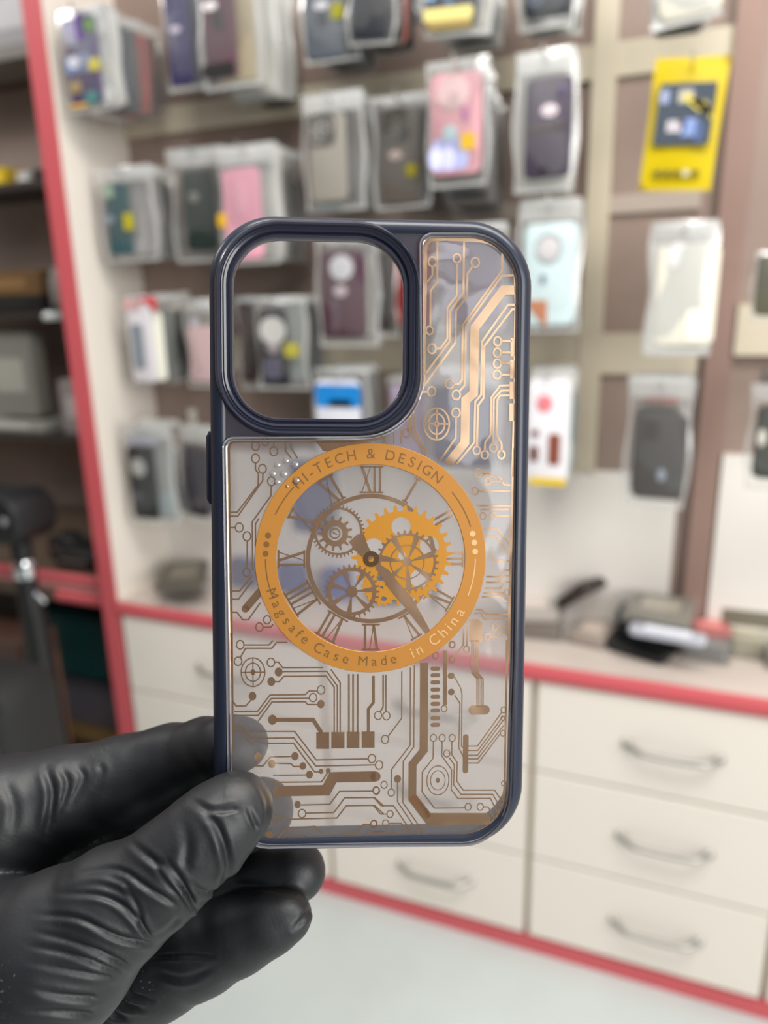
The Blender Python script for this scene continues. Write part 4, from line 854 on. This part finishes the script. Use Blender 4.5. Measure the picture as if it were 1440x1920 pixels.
NUM = {0: 'XII', 1: 'I', 2: 'II', 3: 'III', 4: 'IV', 5: 'V', 6: 'VI', 7: 'VII', 8: 'VIII', 9: 'IX', 10: 'X', 11: 'XI'}
for h, s in NUM.items():
    mb = MB(); wd = {'I': 10, 'V': 22, 'X': 22}; tw = sum(wd[c] for c in s); x = -tw/2; pa = Matrix.Rotation(math.radians(-30*h), 2)
    def tr(a, b): q = pa @ Vector((a*K, (b+149)*K)); return (q.x, q.y)
    for c in s:
        w_ = wd[c]; xc = x+w_/2
        if c == 'I': strip([tr(xc, -24), tr(xc, 24)], 4.6*K, mb)
        elif c == 'V': strip([tr(xc-7, 24), tr(xc, -24)], 5*K, mb); strip([tr(xc+7, 24), tr(xc, -24)], 2*K, mb)
        else: strip([tr(xc-8, 24), tr(xc+8, -24)], 5*K, mb); strip([tr(xc+8, 24), tr(xc-8, -24)], 2*K, mb)
        x += w_
    strip([tr(-tw/2-1, 24), tr(tw/2+1, 24)], 3.4*K, mb); strip([tr(-tw/2-1, -24), tr(tw/2+1, -24)], 3.4*K, mb)
    layer(mb, 'roman_numeral', FOIL, -.00012)
def gear(name, cx, cy, ro, ri, teeth, m, z, holes=0, hr=.2, hp=.6, hub=.15, inner=0, rot=0, tooth=.09, hole_off=0):
    """cx, cy in photo pixels from the pivot"""
    loop = []
    for i in range(teeth):
        for f_, rr_ in ((0, 1-tooth), (.28, 1-tooth), (.40, 1), (.62, 1), (.75, 1-tooth)):
            a = 2*math.pi*(i+f_)/teeth+rot; loop.append((cx*K+ro*K*rr_*math.cos(a), -cy*K+ro*K*rr_*math.sin(a)))
    lps = [loop]
    def cl(x, y, r, n=26): return [(x+r*math.cos(-2*math.pi*k/n), y+r*math.sin(-2*math.pi*k/n)) for k in range(n)]
    if ri:   # spoked: sector openings
        for k in range(holes):
            a0 = 2*math.pi*k/holes+rot+.12; a1 = 2*math.pi*(k+1)/holes+rot-.12; q = []
            for j in range(9): a = a0+(a1-a0)*j/8; q.append((cx*K+ri*K*math.cos(a), -cy*K+ri*K*math.sin(a)))
            am = (a0+a1)/2; hb = ro*K*hub*1.15
            for j in range(4): a = a1+(a0-a1)*j/3; q.append((cx*K+hb*math.cos(a), -cy*K+hb*math.sin(a)))
            lps.append(q)
    else:
        for k in range(holes): a = 2*math.pi*k/holes+rot+hole_off; lps.append(cl(cx*K+ro*K*hp*math.cos(a), -cy*K+ro*K*hp*math.sin(a), ro*K*hr))
    if inner: lps.append(cl(cx*K, -cy*K, ro*K*inner))
    o = fill(name, lps, m, 0); o.location = (RC[0], RC[1], z); return o
# pivot sits at the ring centre
gear('gear', 58, -6, 95, 0, 30, GEARO, -.00010, 5, .19, .58, 0, .08, .35, .11)['label'] = 'large orange gold gear'
gear('gear', 20, 55, 36, 0, 18, GEARO, -.00011, 4, .16, .55, 0, .1, .2, .13)
gear('gear', 68, 6, 60, 50, 30, FOIL, -.00007, 7, hub=.12, rot=.3, tooth=.10)['label'] = 'thin bronze gear with spokes'
gear('gear', -36, 62, 52, 39, 30, FOIL, -.00006, 7, hub=.18, rot=.1, tooth=.12)['label'] = 'bronze spoked gear at the lower left of the clock'
gear('gear', -68, -48, 33, 0, 13, FOIL, -.00005, 0, 0, 0, 0, .42, 0, .26)['label'] = 'small bronze gear at the upper left of the clock'
gear('gear', -62, -52, 50, 0, 40, FOIL, -.00008, 0, inner=.82, rot=.5, tooth=.10)
hb = MB(); ell((-68*K, 48*K), 17*K, 17*K, 2*K, hb); ell((-68*K, 48*K), 9*K, 9*K, 3*K, hb); strip([(-72*K, 50*K), (-64*K, 46*K)], 2.5*K, hb); ell((68*K, -6*K), 32*K, 32*K, 2*K, hb, 40); ell((-36*K, -62*K), 8*K, 8*K, 1.5*K, hb)
layer(hb, 'gear_hub', FOIL, -.00004)
hd = MB(); poly([(6*K, 4*K), (-6*K, 24*K), (-14*K, 47*K), (-27*K, 46*K), (-42*K, 32*K), (-26*K, 12*K), (-6*K, -4*K)][::-1], hd)
layer(hd, 'clock_hand', FOIL, -.00002, label='short broad bronze clock hand')
hd = MB(); poly([(14*K, -8*K), (34*K, -22*K), (58*K, -52*K), (78*K, -74*K), (120*K, -150*K), (112*K, -154*K), (62*K, -90*K), (34*K, -56*K), (8*K, -16*K)][::-1], hd)
layer(hd, 'clock_hand', FOIL, -.00002, label='long bronze clock hand')
pv = MB(); ell((0, 0), 10.5*K, 10.5*K, 9*K, pv, 36); layer(pv, 'hand_pivot', LETT, .00002)
# tiny bubbles under the film, button cover
for x, y, r in ((520, 872, 6), (536, 864, 6), (553, 871, 7), (511, 888, 6), (532, 889, 7), (520, 904, 6), (556, 901, 6), (538, 912, 4)):
    a, b_ = L(x, y); bb = MB(); bb.lathe([(r*K, 0), (r*K*.9, r*K*.25), (r*K*.5, r*K*.45), (r*K*.1, r*K*.5)], 18, (a, b_, .00022 if x > 548 else -.0001)); bb.build('film_bubble', CLEARM, case, True)
b = MB(); y1_, y0_ = L(387, 812)[1], L(387, 944)[1]
b.tube([(-HW+.0004, y0_, -.0052), (-HW-.0001, y0_+.0008, -.0052), (-HW-.0001, y1_-.0008, -.0052), (-HW+.0004, y1_, -.0052)], .0014, 12); b.build('button_cover', SLATE, case, True)
